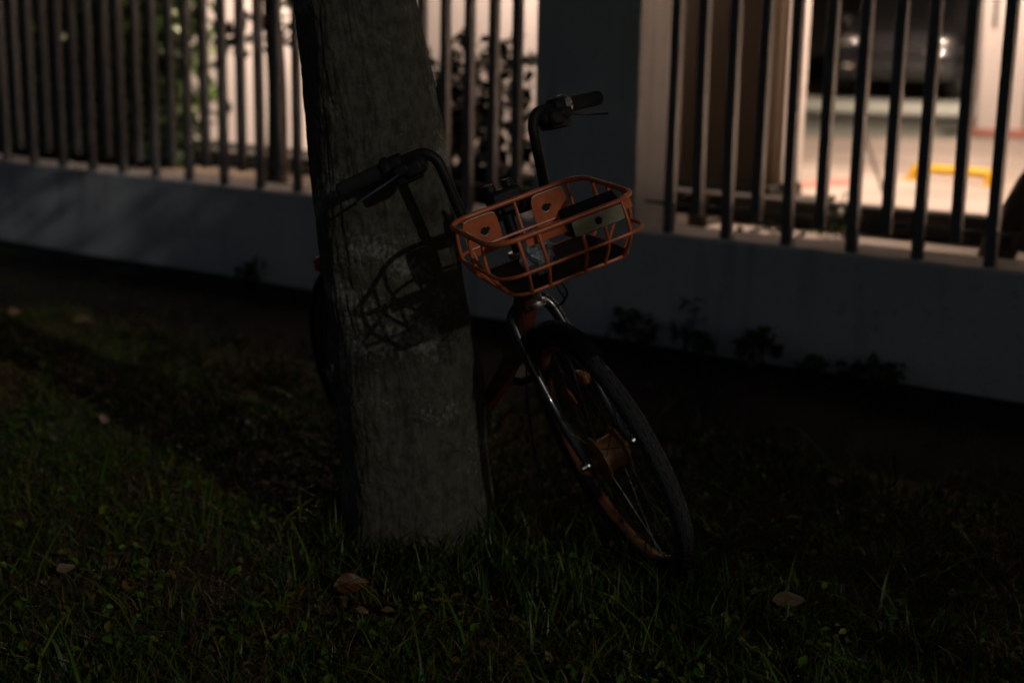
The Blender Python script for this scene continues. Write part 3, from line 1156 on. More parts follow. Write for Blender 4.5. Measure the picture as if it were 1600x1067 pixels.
# ------------------------------------------------------------------ the bicycle
bike = thing('bicycle', (.1, 3.6, 0), 'orange bicycle with a wire front basket leaning against the thick tree trunk', 'bicycle')
# front wheel and fork
WO, WPHI, WLAM = V(.2400, 3.3000, .3150), .390, .420
WB = basis(WPHI, WLAM, 0.0)           # forward, left, up in the wheel's plane
FB = basis(WPHI, WLAM, .30)           # fork axes
# handlebar and basket
UO = V(.2013, 3.2958, .2758)
UB = basis(.3637, .3156, .0643)
Uw = lambda x, y, z: UO + UB @ V(x, y, z)
Fw = lambda x, y, z: WO + FB @ V(x, y, z)
Ww = lambda x, y, z: WO + WB @ V(x, y, z)
# frame and rear wheel
RPHI, RLAM = rad(38), rad(13.5)
RB = basis(RPHI, RLAM, 0)
HEAD_LOW = Uw(-.045, 0, .405)
RO = HEAD_LOW - RB @ V(.80, 0, .665)
RO[2] = 0.0
Rw = lambda x, y, z: RO + RB @ V(x, y, z)

def build_wheel(name, c, ax, front):
    w = part_group(name, bike)
    tr2 = []
    m = MB()
    prof = []
    for k in range(14):
        t = 2 * math.pi * k / 14
        prof.append((.3155 + .0215 * math.cos(t), .0215 * math.sin(t)))
    m.lathe(c, ax, prof, 96, closed=True)
    # tread blocks
    for i in range(60):
        t = 2 * math.pi * i / 60
        for sd in (-1, 0, 1):
            tt = t + (.5 if sd == 0 else 0) * 2 * math.pi / 60
            d = math.cos(tt) * ax[:, 0] + math.sin(tt) * ax[:, 2]
            tn = -math.sin(tt) * ax[:, 0] + math.cos(tt) * ax[:, 2]
            al = sd * .6
            out = d * math.cos(al) + ax[:, 1] * math.sin(al)
            sdv = np.cross(tn, out)
            m.box(c + d * .3155 + out * .0212, np.stack([tn, sdv, out], 1), (.009, .0042, .0016))
    m.build('tyre', M['rubber'], w)
    m = MB()
    m.lathe(c, ax, [(.297, -.0125), (.286, -.012), (.281, -.006), (.281, .006), (.286, .012), (.297, .0125), (.2925, .010), (.2925, -.010)], 96, closed=True)
    m.build('rim', M['rim_paint'] if front else M['darksteel'], w)
    m = MB()
    if front:
        m.lathe(c, ax, [(.004, -.052), (.010, -.050), (.012, -.038), (.046, -.036), (.056, -.032), (.056, -.026), (.043, -.022), (.041, 0), (.043, .022), (.056, .026), (.056, .032), (.046, .036), (.012, .038), (.010, .050), (.004, .052)], 36)
    else:
        m.lathe(c, ax, [(.004, -.06), (.012, -.055), (.03, -.035), (.03, -.03), (.018, -.026), (.018, .026), (.03, .03), (.03, .035), (.012, .055), (.004, .06)], 28)
    m.build('hub', M['hub'] if front else M['darksteel'], w)
    ns = 32
    for i in range(ns):
        t = 2 * math.pi * i / ns
        sd = 1 if i % 2 else -1
        off = (.42 if (i // 2) % 2 else -.42)
        hr = .052 if front else .027
        ha = .027 if front else .032
        p0 = c + hr * (math.cos(t + off) * ax[:, 0] + math.sin(t + off) * ax[:, 2]) + ax[:, 1] * sd * ha
        p1 = c + .283 * (math.cos(t) * ax[:, 0] + math.sin(t) * ax[:, 2]) + ax[:, 1] * sd * .003
        m = MB()
        m.tube([p0, p1], .0011, seg=5)
        m.build('spoke', M['spoke'], w)
    return w
fw_ = build_wheel('front_wheel', WO, WB, True)
rear_c = Rw(0, 0, .337)
build_wheel('rear_wheel', rear_c, RB, False)
# reflector between the front spokes
pr_ = on_plane(910, 589, WO + WB[:, 1] * .020, WB[:, 1])
dr = norm(pr_ - WO)
tn = norm(np.cross(WB[:, 1], dr))
m = MB()
m.box(pr_, np.stack([tn, WB[:, 1], dr], 1), (.036, .010, .016), bevel=.006)
m.build('reflector', M['amber'], fw_)
pk = on_plane(893, 620, WO - WB[:, 1] * .02, WB[:, 1])
m = MB()
dk_ = norm(pk - WO)
m.box(pk, np.stack([norm(np.cross(WB[:, 1], dk_)), WB[:, 1], dk_], 1), (.010, .004, .022), bevel=.003)
m.build('reflector_clip', M['red_lens'], fw_)
# valve stem
m = MB()
a = 2.0
d = math.cos(a) * WB[:, 0] + math.sin(a) * WB[:, 2]
m.tube([WO + d * .283, WO + d * .245], .003, seg=8)
m.build('valve', M['black'], fw_)

# fork
m = MB()
for sd in (-1, 1):
    pts = [Fw(-.045, sd * .020, .415), Fw(-.045, sd * .046, .398), Fw(-.045, sd * .058, .355), Fw(-.043, sd * .062, .25), Fw(-.034, sd * .062, .12), Fw(-.012, sd * .060, .03), Fw(0, sd * .060, 0)]
    pts = smooth_path(pts, 6)
    m2 = MB()
    m2.tube(pts, list(np.interp(np.linspace(0, 1, len(pts)), [0, .25, .8, 1], [.0145, .0155, .0115, .0095])), seg=14)
    m2.build('fork_leg', M['gloss'], bike)
    m3 = MB()
    e = FB[:, 1] * sd
    m3.lathe(Fw(0, sd * .068, 0), np.stack([FB[:, 0], FB[:, 1], FB[:, 2]], 1), [(.0005, sd * .014), (.009, sd * .012), (.010, 0), (.016, -sd * .002), (.016, -sd * .006)], 18)
    m3.build('axle_nut', M['steel'], bike)
m.lathe(Fw(-.045, 0, .415), np.stack([FB[:, 0], FB[:, 2], FB[:, 1]], 1), [(.001, -.025), (.026, -.022), (.030, -.008), (.029, .012), (.022, .022), (.019, .045), (.001, .046)], 24)
m.build('fork_crown', M['gloss'], bike)
# front mudguard over the tyre
def mudguard(c, ax, a0, a1, R_, hw, name, mat):
    m = MB()
    n = 34
    vs_, F = [], []
    cs = [(-hw, -.016), (-hw * .85, -.004), (-hw * .4, .003), (0, .005), (hw * .4, .003), (hw * .85, -.004), (hw, -.016)]
    for th in (0, .002):
        for i in range(n + 1):
            t = a0 + (a1 - a0) * i / n
            d = math.cos(t) * ax[:, 0] + math.sin(t) * ax[:, 2]
            for (y, z) in cs:
                vs_.append(c + d * (R_ + z + th) + ax[:, 1] * y)
    k = len(cs)
    N_ = (n + 1) * k
    for s_ in (0, N_):
        for i in range(n):
            for j in range(k - 1):
                F.append((s_ + i * k + j, s_ + i * k + j + 1, s_ + (i + 1) * k + j + 1, s_ + (i + 1) * k + j))
    for i in range(n):
        for j in (0, k - 1):
            F.append((i * k + j, (i + 1) * k + j, N_ + (i + 1) * k + j, N_ + i * k + j))
    for i in (0, n):
        for j in range(k - 1):
            F.append((i * k + j, i * k + j + 1, N_ + i * k + j + 1, N_ + i * k + j))
    m.add(vs_, F)
    return m.build(name, mat, bike)
mudguard(WO, WB, rad(62), rad(150), .350, .029, 'front_mudguard', M['tray'])
mudguard(rear_c, RB, rad(40), rad(205), .352, .030, 'rear_mudguard', M['black'])
# head tube, steerer, stem
m = MB()
m.tube([Fw(-.045, 0, .44), Uw(-.045, 0, .43), Uw(-.045, 0, .55)], .021, seg=18)
m.build('head_tube', M['gloss'], bike)
m = MB()
for z in (.425, .552):
    m.lathe(Uw(-.045, 0, z), np.stack([UB[:, 0], UB[:, 2], UB[:, 1]], 1), [(.015, -.008), (.0255, -.007), (.0265, 0), (.0255, .007), (.015, .008)], 22)
    m.build('headset_ring', M['steel'], bike)
    m = MB()
m.tube([Uw(-.045, 0, .55), Uw(-.045, 0, .675)], .0145, seg=16)
m.build('stem', M['black'], bike)
m = MB()
m.box(Uw(-.043, .004, .682), UB, (.030, .040, .030), bevel=.008)
m.build('stem_clamp', M['black'], bike)
for yy in (-.024, .022):
    m = MB()
    m.lathe(Uw(-.043, yy, .718), np.stack([UB[:, 0], UB[:, 2], UB[:, 1]], 1), [(.001, .010), (.012, .010), (.014, .006), (.014, -.008)], 16)
    m.build('clamp_knob', M['black'], bike)

# handlebar: U-shaped with swept back ends
hb = []
half = [(-.043, .0, .652), (-.043, .070, .652), (-.042, .098, .660), (-.040, .108, .690), (-.037, .117, .790), (-.040, .124, .825), (-.050, .142, .845), (-.066, .170, .846), (-.095, .235, .836), (-.137, .338, .8210)]
hb = [Uw(x, -y, z) for (x, y, z) in half[::-1]] + [Uw(x, y, z) for (x, y, z) in half[1:]]
m = MB()
m.tube(smooth_path(hb, 6), .0125, seg=14)
m.build('handlebar', M['black'], bike)
for sd in (-1, 1):
    # grip with ribs
    a = Uw(-.093, sd * .232, .8365)
    b = Uw(-.139, sd * .343, .8206)
    m = MB()
    n = 22
    pts = [a + (b - a) * i / n for i in range(n + 1)]
    rr = [.0168 + (.0012 if i % 2 else 0) for i in range(n + 1)]
    rr[0] = .0190
    rr[1] = .0190
    rr[-1] = .0130
    rr[-2] = .0172
    m.tube(pts, rr, seg=16)
    m.build('grip', M['grip'], bike)
    # brake clamp + housing
    dirg = norm(b - a)
    ca_ = a - dirg * .030
    ax = np.stack([norm(UB[:, 0] - dirg * np.dot(UB[:, 0], dirg)), dirg, np.cross(norm(UB[:, 0] - dirg * np.dot(UB[:, 0], dirg)), dirg)], 1)
    m = MB()
    m.lathe(ca_, ax, [(.013, -.016), (.021, -.015), (.0225, -.005), (.0225, .005), (.021, .015), (.013, .016)], 20)
    m.box(ca_ + UB[:, 0] * .030 - UB[:, 2] * .012, ax, (.022, .018, .012), bevel=.005)
    m.box(ca_ - dirg * .030 + UB[:, 0] * .022 - UB[:, 2] * .020, ax, (.026, .022, .018), bevel=.007)
    m.build('brake_housing', M['black'], bike)
    hbm = MB()
    hc = a - dirg * .062 + UB[:, 0] * .010 - UB[:, 2] * .020
    hbm.ball(hc, ax, (.030, .036, .027), 18, 12)
    hbm.box(hc + dirg * .012 - UB[:, 2] * .016, ax, (.024, .034, .012), bevel=.006)
    hbm.build('shifter_housing', M['black'], bike)
    # polished ring (bell band / shifter)
    m = MB()
    rc = a - dirg * .006
    m.lathe(rc, ax, [(.017, -.011), (.0245, -.010), (.026, -.004), (.026, .004), (.0245, .010), (.017, .011)], 28, closed=False)
    m.build('bell_ring' if sd > 0 else 'clamp_ring', M['steel'] if sd > 0 else M['black'], bike)
    # lever
    lp = [ca_ + UB[:, 0] * .042 - UB[:, 2] * .014, a + UB[:, 0] * .052 - UB[:, 2] * .022 + dirg * .01, a + dirg * .055 + UB[:, 0] * .046 - UB[:, 2] * .030, a + dirg * .092 + UB[:, 0] * .048 - UB[:, 2] * .036, a + dirg * .104 + UB[:, 0] * .053 - UB[:, 2] * .037]
    lp = smooth_path(lp, 5)
    m = MB()
    m.tube(lp, list(np.interp(np.linspace(0, 1, len(lp)), [0, .2, .85, 1], [.0075, .0055, .0045, .0062])), seg=10, flat=.6)
    m.build('brake_lever', M['steel'] if sd < 0 else M['darksteel'], bike)

# cables
def cable(pts, r=.0026):
    m = MB()
    m.tube(smooth_path(pts, 8), r, seg=7)
    m.build('cable', M['black'], bike)
cable([Uw(.0, .05, .60), Uw(.01, .045, .47), Uw(.0, .058, .42), Fw(-.02, .060, .37)])
cable([Uw(.01, .02, .52), Uw(.025, .052, .47), Uw(.02, .062, .435), Uw(-.01, .05, .41)])
hang = [on_plane(815, 470, HEAD_LOW, V(0, 1, 0)), on_plane(821, 540, HEAD_LOW, V(0, 1, 0)), on_plane(824, 620, HEAD_LOW, V(0, 1, 0)), on_plane(834, 705, HEAD_LOW, V(0, 1, 0)), on_plane(845, 745, HEAD_LOW, V(0, 1, 0))]
cable(hang, .0022)

# frame tubes
m = MB()
hl = Rw(.80, 0, .655)
hu = Uw(-.045, 0, .52)
bb = Rw(.40, 0, .29)
seat_top = Rw(.275, 0, .70)
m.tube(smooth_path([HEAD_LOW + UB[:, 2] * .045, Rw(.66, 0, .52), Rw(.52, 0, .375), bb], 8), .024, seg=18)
m.build('down_tube', M['shaded_orange'], bike)
m = MB()
m.tube([bb, seat_top], .018, seg=14)
m.build('seat_tube', M['orange'], bike)
for sd in (-1, 1):
    m = MB()
    m.tube([bb + RB[:, 1] * sd * .03, Rw(.2, sd * .045, .315), Rw(0, sd * .062, .337)], .010, seg=10)
    m.build('chain_stay', M['orange'], bike)
    m = MB()
    m.tube([Rw(.30, sd * .02, .62), Rw(.12, sd * .05, .46), Rw(0, sd * .062, .337)], .008, seg=10)
    m.build('seat_stay', M['orange'], bike)
m = MB()
m.tube([seat_top - norm(seat_top - bb) * .05, Rw(.25, 0, .775)], .0135, seg=12)
m.build('seat_post', M['steel'], bike)
# saddle
sv, sf = [], []
prof_s = [(-.14, .030, .0), (-.13, .072, .012), (-.09, .082, .016), (-.03, .066, .012), (.03, .036, .010), (.08, .022, .010), (.12, .018, .006), (.135, .006, -.004)]
for (x, w, z) in prof_s:
    for k in range(12):
        t = 2 * math.pi * k / 12
        sv.append(Rw(.235 + x, w * math.cos(t), .800 + z + .024 * math.sin(t)))
for i in range(len(prof_s) - 1):
    for k in range(12):
        k2 = (k + 1) % 12
        sf.append((i * 12 + k, i * 12 + k2, (i + 1) * 12 + k2, (i + 1) * 12 + k))
sf += [tuple(range(12))[::-1], tuple((len(prof_s) - 1) * 12 + k for k in range(12))]
m = MB()
m.add(sv, sf)
m.build('saddle', M['black'], bike)
# crank, pedals, chain case, tail light, kickstand
m = MB()
m.lathe(bb, RB, [(.001, -.05), (.03, -.048), (.034, -.03), (.024, -.025), (.024, .025), (.034, .03), (.03, .048), (.001, .05)], 24)
m.build('bottom_bracket', M['darksteel'], bike)
for sd, dx, dz in ((1, .125, .115), (-1, -.125, -.115)):
    m = MB()
    e = bb + RB @ V(dx, sd * .075, dz)
    m.tube([bb + RB[:, 1] * sd * .055, e], [.010, .008], seg=10)
    cr = m.build('crank_arm', M['black'], bike)
    m = MB()
    m.box(e + RB[:, 1] * sd * .05, RB, (.038, .042, .011), bevel=.004)
    m.build('pedal', M['black'], bike)
m = MB()
tl = on_plane(491, 410, Rw(-.2, 0, .6), V(0, 1, 0))
tl = Rw(-.20, 0, .655)
m.box(tl, RB, (.014, .028, .022), bevel=.008)
m.build('tail_light', M['red_lens'], bike)
m = MB()
m.tube([Rw(-.17, 0, .62), tl], .006, seg=8)
m.build('tail_light_bracket', M['black'], bike)
m = MB()
m.tube([Rw(.05, .07, .33), Rw(-.02, .10, .12)], .008, seg=8)
m.build('kickstand', M['darksteel'], bike)

# ------------------------------------------------------------------ basket
BX, BZ, BT = .0311, .688, -.0921
BWD, BD, BH = .169, .311, .128
ct, st_ = math.cos(BT), math.sin(BT)
Kw = lambda f, y, z: Uw(BX + ct * f - st_ * z, y, BZ + st_ * f + ct * z)
KA = np.stack([UB @ V(ct, 0, st_), UB[:, 1], UB @ V(-st_, 0, ct)], 1)
def ring(f0, f1, w, z, r, n=7):
    P = []
    for (cf, cy_, a0) in ((f1 - r, w - r, 0), (f0 + r, w - r, 90), (f0 + r, -w + r, 180), (f1 - r, -w + r, 270)):
        for k in range(n + 1):
            t = rad(a0 + 90 * k / n)
            P.append(Kw(cf + r * math.cos(t), cy_ + r * math.sin(t), z))
    return P
basket = part_group('basket', bike)
def wire(pts, r, mat=None, closed=False, name='wire', seg=8):
    m = MB()
    m.tube(pts, r, seg=seg, closed=closed)
    return m.build(name, mat or M['orange'], basket)
wire(ring(0, BD, BWD, 0, .055), .0062, closed=True, name='rim_wire', seg=10)
wire(ring(.012, BD + .012, BWD + .004, -.072, .05), .0042, closed=True, name='middle_wire')
wire(ring(.03, BD - .03, BWD - .030, -BH, .04), .0042, closed=True, name='bottom_wire')
# second thin rail just inside the front rim
wire([Kw(BD - .020, -.145, -.004), Kw(BD - .026, -.05, -.004), Kw(BD - .026, .05, -.004), Kw(BD - .020, .145, -.004)], .0036, name='inner_rail')
for y in (-.115, -.068, .022, .075, .128):       # front uprights
    k = (BWD - .030) / BWD
    wire(smooth_path([Kw(BD, y, 0), Kw(BD + .010, y * 1.0, -.070), Kw(BD - .024, y * .93, -BH + .008), Kw(BD - .034, y * .9, -BH - .004)], 5), .0042)
for sd in (-1, 1):
    for f in (.07, .15, .235):
        wire(smooth_path([Kw(f, sd * BWD, 0), Kw(f, sd * (BWD + .003), -.070), Kw(f, sd * (BWD - .026), -BH + .006), Kw(f, sd * (BWD - .038), -BH - .004)], 5), .0042)
for y in (-.13, 0.0, .135):
    wire([Kw(.0, y, 0), Kw(.008, y, -.07), Kw(.028, y * .95, -BH)], .0042)
# floor tray
m = MB()
P = ring(.03, BD - .03, BWD - .030, -BH + .003, .04)
k = len(P)
P2 = [p - KA[:, 2] * .003 for p in P]
m.add(P + P2, [tuple(range(k)), tuple(range(2 * k - 1, k - 1, -1))] + [(i, (i + 1) % k, k + (i + 1) % k, k + i) for i in range(k)])
m.build('floor_tray', M['tray'], basket)

# back plates with keyholes
def keyhole_plate(y0, y1, z0, z1, f, hy, hz):
    m = MB()
    n = 40
    def outer(t):
        c_, s_ = math.cos(t), math.sin(t)
        hw, hh_ = (y1 - y0) / 2, (z1 - z0) / 2
        e = 6.0
        r = (abs(c_ / hw) ** e + abs(s_ / hh_) ** e) ** (-1 / e)
        return (y0 + y1) / 2 + r * c_, (z0 + z1) / 2 + r * s_
    def hole(t):
        r = .0098
        if abs(((t - math.pi * .10 + math.pi) % (2 * math.pi)) - math.pi) < .32:
            r = .0145
        return hy + r * math.cos(t), hz + r * math.sin(t)
    vs_ = []
    for th in (0, .0022):
        for i in range(n):
            t = 2 * math.pi * i / n
            y, z = outer(t)
            vs_.append(Kw(f + th, y, z))
        for i in range(n):
            t = 2 * math.pi * i / n
            y, z = hole(t)
            vs_.append(Kw(f + th, y, z))
    F = []
    for s_ in (0, 2 * n):
        for i in range(n):
            j = (i + 1) % n
            F.append((s_ + i, s_ + j, s_ + n + j, s_ + n + i))
    for i in range(n):
        j = (i + 1) % n
        F.append((i, j, 2 * n + j, 2 * n + i))
        F.append((n + i, n + j, 3 * n + j, 3 * n + i))
    m.add(vs_, F)
    pl_ = m.build('back_plate', M['orange'], basket)
    m = MB()
    m.tube([Kw(f - .006, hy, hz), Kw(f - .001, hy, hz)], .016, seg=16)
    m.build('rubber_plug', M['grip'], basket)
    # worn lip at the hole and top edge, bright glint put into its colour
    m = MB()
    m.tube([Kw(f + .0026, *hole(2 * math.pi * i / 24)) for i in range(13, 22)], .0011, seg=6)
    m.build('worn_glint_edge', M['chip_glint'], basket)
    m = MB()
    m.tube([Kw(f + .003, *outer(rad(a))) for a in range(44, 138, 6)], .0013, seg=6)
    m.build('worn_glint_edge', M['chip_glint'], basket)
keyhole_plate(-.138, -.052, -.092, -.004, .012, -.090, -.042)
keyhole_plate(.034, .120, -.092, -.004, .012, .066, -.040)
# plate carrier strip under the front rim and the box bolted to it
m = MB()
m.box(Kw(BD - .012, .030, -.016), KA, (.0012, .125, .010))
m.build('front_strip', M['orange'], basket)
bxm = part_group('front_box', bike)
m = MB()
yc, yh = .064, .061
f0 = BD - .018
sec = [(f0 - .030, .012), (f0 - .012, .020), (f0 + .022, .001), (f0 + .026, -.040), (f0 - .028, -.040)]
vs_ = [Kw(f, yc + s * yh, z) for s in (-1, 1) for (f, z) in sec]
m.add(vs_, [(0, 1, 2, 3, 4), (9, 8, 7, 6, 5)] + [(i, 5 + i, 5 + (i + 1) % 5, (i + 1) % 5) for i in range(5)])
m.build('box_shell', M['black'], bxm, smooth=False)
m = MB()
nrm = norm(KA @ V(.041, 0, .004))
cface = Kw(f0 + .0262, yc, -.021)
fax = np.stack([KA[:, 1], nrm, norm(np.cross(KA[:, 1], nrm))], 1)
# pale front plate with a round hole
n = 96
vs_ = []
for th in (0, .002):
    for i in range(n):
        t = 2 * math.pi * i / n
        c_, s_ = math.cos(t), math.sin(t)
        r = min(.0585 / max(abs(c_), 1e-6), .0165 / max(abs(s_), 1e-6))
        vs_.append(cface + fax[:, 0] * r * c_ + fax[:, 2] * r * s_ + nrm * th)
    for i in range(n):
        t = 2 * math.pi * i / n
        vs_.append(cface + (fax[:, 0] * math.cos(t) + fax[:, 2] * math.sin(t)) * .0085 + nrm * th)
F = []
for s_ in (0, 2 * n):
    for i in range(n):
        j = (i + 1) % n
        F.append((s_ + i, s_ + j, s_ + n + j, s_ + n + i))
for i in range(n):
    j = (i + 1) % n
    F.append((i, j, 2 * n + j, 2 * n + i))
    F.append((n + i, n + j, 3 * n + j, 3 * n + i))
m.add(vs_, F)
m.build('box_front', M['label'], bxm, smooth=False)

# crumpled plastic lying in the basket
cw = Kw(BD * .60, -.040, -BH + .042)
r = np.random.default_rng(40)
m = MB()
m.ball((0, 0, 0), np.eye(3), (1, 1, 1), 18, 12)
vv = np.array(m.v)
nn = vnoise(vv * 1.0 + 9, 2.6)
nn2 = vnoise(vv + 3, 6.0)
vv = vv * (.72 + .5 * nn + .25 * nn2)[:, None]
m.v = [tuple(cw + KA @ (p * V(.026, .033, .040))) for p in vv]
tag(m.build('plastic_wrapper', M['wrap'], origin=cw - KA[:, 2] * .04, smooth=False), 'crumpled clear plastic wrapper lying inside the orange wire basket', 'wrapper')

# ------------------------------------------------------------------ grass
def in_lawn(x, y):
    return -((x - WP[0]) * (-WN[0]) + (y - WP[1]) * (-WN[1]))     # distance in front of the wall

def scatter(n, ymin, ymax, r, margin=.45, power=1.0):
    """points on the lawn seen by the camera and a little beyond, denser close by"""
    out = []
    tot = 0
    while tot < n:
        y = ymin + (ymax - ymin) * r.random(n) ** power
        hw = y * .385 + margin
        x = r.uniform(-1, 1, n) * hw.max()
        keep = np.abs(x) < hw
        d = in_lawn(x, y)
        edge = 1.16 + .09 * np.sin(2.3 * (x * WU[0] + y * WU[1])) + .06 * np.sin(7.1 * x)
        keep &= d > edge + r.exponential(.05, n) * r.choice([-1, 1], n, p=[.25, .75])
        tx_, tr__ = trunk_axis(np.full(n, .03))
        keep &= np.hypot(x - tx_, y - TY) > tr__ * 1.02
        p = np.stack([x[keep], y[keep]], 1)
        out.append(p)
        tot += len(p)
    return np.concatenate(out)[:n]

def blades(P, h, w, bend, tint, r, z0=0.0, az=None, segs=3):
    n = len(P)
    az = r.uniform(0, 2 * np.pi, n) if az is None else az
    d = np.stack([np.cos(az), np.sin(az), np.zeros(n)], 1)
    fa = az + r.normal(math.pi / 2, .5, n)
    sd = np.stack([np.cos(fa), np.sin(fa), np.zeros(n)], 1)
    base = np.stack([P[:, 0], P[:, 1], gz(P[:, 0], P[:, 1]) + z0 - .004], 1)
    vs_ = []
    for k in range(segs + 1):
        t = k / segs
        out = (bend * (.25 * t + .75 * t * t) * h)[:, None] * d
        zz_ = (h * t * np.sqrt(np.clip(1 - (bend * .62 * t) ** 2, .04, 1)))[:, None] * np.array([[0, 0, 1]])
        c_ = base + out + zz_
        ww = (w * (1 - t ** 1.6) * .5 + w * .02)[:, None]
        vs_ += [c_ - sd * ww, c_ + sd * ww] if k < segs else [c_]
    kk = 2 * segs + 1
    vs_ = np.stack(vs_, 1).reshape(-1, 3)
    o_ = (np.arange(n) * kk)[:, None]
    quads = [o_ + np.array([[2 * i, 2 * i + 1, 2 * i + 3, 2 * i + 2]]) for i in range(segs - 1)]
    tris = o_ + np.array([[2 * segs - 2, 2 * segs - 1, 2 * segs]])
    return vs_, np.concatenate(quads), tris, np.repeat(tint, kk, axis=0)

gr = np.random.default_rng(123)
V_, Q_, T_, C_ = [], [], [], []
off = 0
def push(b):
    global off
    v, q, t, c = b
    V_.append(v)
    Q_.append(q + off)
    T_.append(t + off)
    C_.append(c)
    off += len(v)
def patchy(P, s, seed):
    return vnoise(np.stack([P[:, 0] + seed, P[:, 1] + seed, np.full(len(P), seed * 1.7)], 1), s)
green = np.array([(.075, .150, .010), (.105, .155, .010), (.055, .115, .010), (.130, .150, .012), (.040, .120, .014)])
dry = np.array([(.17, .105, .030), (.11, .065, .020), (.23, .16, .065), (.075, .042, .014)])
# tufts of upright green blades
NT = 5200
tc_ = scatter(NT, 2.25, 6.9, gr, power=1.25)
pt = patchy(tc_, 2.2, 4.1)
tc_ = tc_[gr.random(NT) < np.clip((pt - .22) * 2.4, .08, 1)]
cnt = gr.integers(5, 14, len(tc_))
bp_ = np.repeat(tc_, cnt, axis=0) + gr.normal(0, .018, (cnt.sum(), 2))
hb_ = np.repeat(gr.gamma(7, .0070, len(tc_)), cnt) * gr.uniform(.5, 1.2, cnt.sum())
push(blades(bp_, np.clip(hb_, .02, .16), gr.uniform(.0040, .0092, len(bp_)), gr.beta(2.4, 1.5, len(bp_)) * 1.35, green[gr.integers(0, 5, len(bp_))] * gr.uniform(.45, 1.15, (len(bp_), 1)), gr))
# short sward everywhere
NS = 34000
sp_ = scatter(NS, 2.2, 7.0, gr, power=1.25)
mixd = patchy(sp_, 3.1, 8.3) + gr.normal(0, .12, NS)
tint = np.where((mixd > .54)[:, None], dry[gr.integers(0, 4, NS)], green[gr.integers(0, 5, NS)]) * gr.uniform(.6, 1.2, (NS, 1))
push(blades(sp_, gr.gamma(6, .0062, NS), gr.uniform(.0026, .0062, NS), gr.beta(2, 1.6, NS) * 1.3, tint, gr))
# dry thatch lying flat
ND = 26000
dp_ = scatter(ND, 2.2, 6.6, gr, power=1.3)
pd = patchy(dp_, 2.6, 12.9)
dp_ = dp_[gr.random(ND) < np.clip((pd - .3) * 3, .12, 1)]
n = len(dp_)
push(blades(dp_, gr.gamma(5, .010, n), gr.uniform(.0016, .0040, n), gr.uniform(1.35, 1.6, n), dry[gr.integers(0, 4, n)] * gr.uniform(.5, 1.3, (n, 1)), gr, z0=.012))
# long single blades arching over
NL = 420
lp_ = scatter(NL, 2.3, 5.2, gr, power=1.2)
push(blades(lp_, gr.uniform(.12, .22, NL), gr.uniform(.005, .009, NL), gr.uniform(.7, 1.4, NL), green[gr.integers(0, 5, NL)] * gr.uniform(.7, 1.3, (NL, 1)), gr, segs=3))
# tufts crowding round the foot of the trunk
NR = 1500
ra_ = gr.uniform(0, 2 * np.pi, NR)
rr_ = float(trunk_axis(.03)[1]) * 1.12 + np.abs(gr.normal(0, .05, NR)) + .03 * np.sin(5 * ra_)
rp_ = np.stack([TREE_BASE[0] + rr_ * np.cos(ra_), TY + rr_ * np.sin(ra_)], 1)
push(blades(rp_, gr.gamma(6, .0125, NR), gr.uniform(.004, .008, NR), gr.beta(2, 1.7, NR) * 1.3, green[gr.integers(0, 5, NR)] * gr.uniform(.4, .95, (NR, 1)), gr))
# a few stray tufts that crept onto the path
NP = 260
ps_ = gr.uniform(-3.5, 5.5, NP)
pd_ = 1.25 * gr.random(NP) ** .6
pc_ = np.stack([WP[0] + WU[0] * ps_ + WN[0] * pd_, WP[1] + WU[1] * ps_ + WN[1] * pd_], 1)
pc_ = np.repeat(pc_, 9, axis=0) + gr.normal(0, .022, (NP * 9, 2))
n = len(pc_)
push(blades(pc_, gr.gamma(5, .0085, n), gr.uniform(.003, .007, n), gr.beta(2, 1.5, n) * 1.35, green[gr.integers(0, 5, n)] * gr.uniform(.4, 1.0, (n, 1)), gr, z0=.012))
NW = 520
wpz = np.stack([gr.normal(.30, .17, NW), gr.normal(3.10, .16, NW)], 1)
push(blades(wpz, gr.uniform(.06, .15, NW), gr.uniform(.004, .009, NW), gr.beta(2, 2, NW) * 1.2, green[gr.integers(0, 5, NW)] * gr.uniform(.5, 1.1, (NW, 1)), gr))
NW = 260
wpz = np.stack([gr.normal(-.12, .20, NW), gr.normal(3.22, .07, NW)], 1)
push(blades(wpz, gr.uniform(.05, .11, NW), gr.uniform(.004, .009, NW), gr.beta(2, 2, NW) * 1.2, green[gr.integers(0, 5, NW)] * gr.uniform(.5, 1.1, (NW, 1)), gr))
me = mesh_arrays('grass', np.concatenate(V_), [np.concatenate(Q_), np.concatenate(T_)], smooth=True, sharp=0, color=np.concatenate(C_))
grass = link_mesh('grass', me, M['grass'], kind='stuff')
grass['label'] = 'patchy green and dry grass of the lawn round the tree'
grass['category'] = 'grass'

# broad-leaved ground weeds and leaf litter in the lawn
nb = 900
bl_c = scatter(nb, 2.3, 5.6, gr, power=1.2)
bl_c = np.repeat(bl_c, 5, axis=0) + gr.normal(0, .016, (nb * 5, 2))
cen_ = np.stack([bl_c[:, 0], bl_c[:, 1], gz(bl_c[:, 0], bl_c[:, 1]) + gr.uniform(.012, .05, len(bl_c))], 1)
v_, tri, quad, col = leaf_cloud(cen_, .024, green, droop=.1, seed=301, aspect=.6)
gw_ = link_mesh('ground_weeds', mesh_arrays('ground_weeds', v_, [tri, quad], smooth=False, color=col), M['grass'], kind='stuff')
gw_['label'] = 'low broad-leaved weeds growing through the lawn'
gw_['category'] = 'weeds'
nb = 4200
lc = scatter(nb, 2.25, 6.2, gr, power=1.2)
keep_ = gr.random(nb) < np.clip((patchy(lc, 1.7, 31.0) - .25) * 2.5, .15, 1)
lc = lc[keep_]
cen_ = np.stack([lc[:, 0], lc[:, 1], gz(lc[:, 0], lc[:, 1]) + gr.uniform(.012, .035, len(lc))], 1)
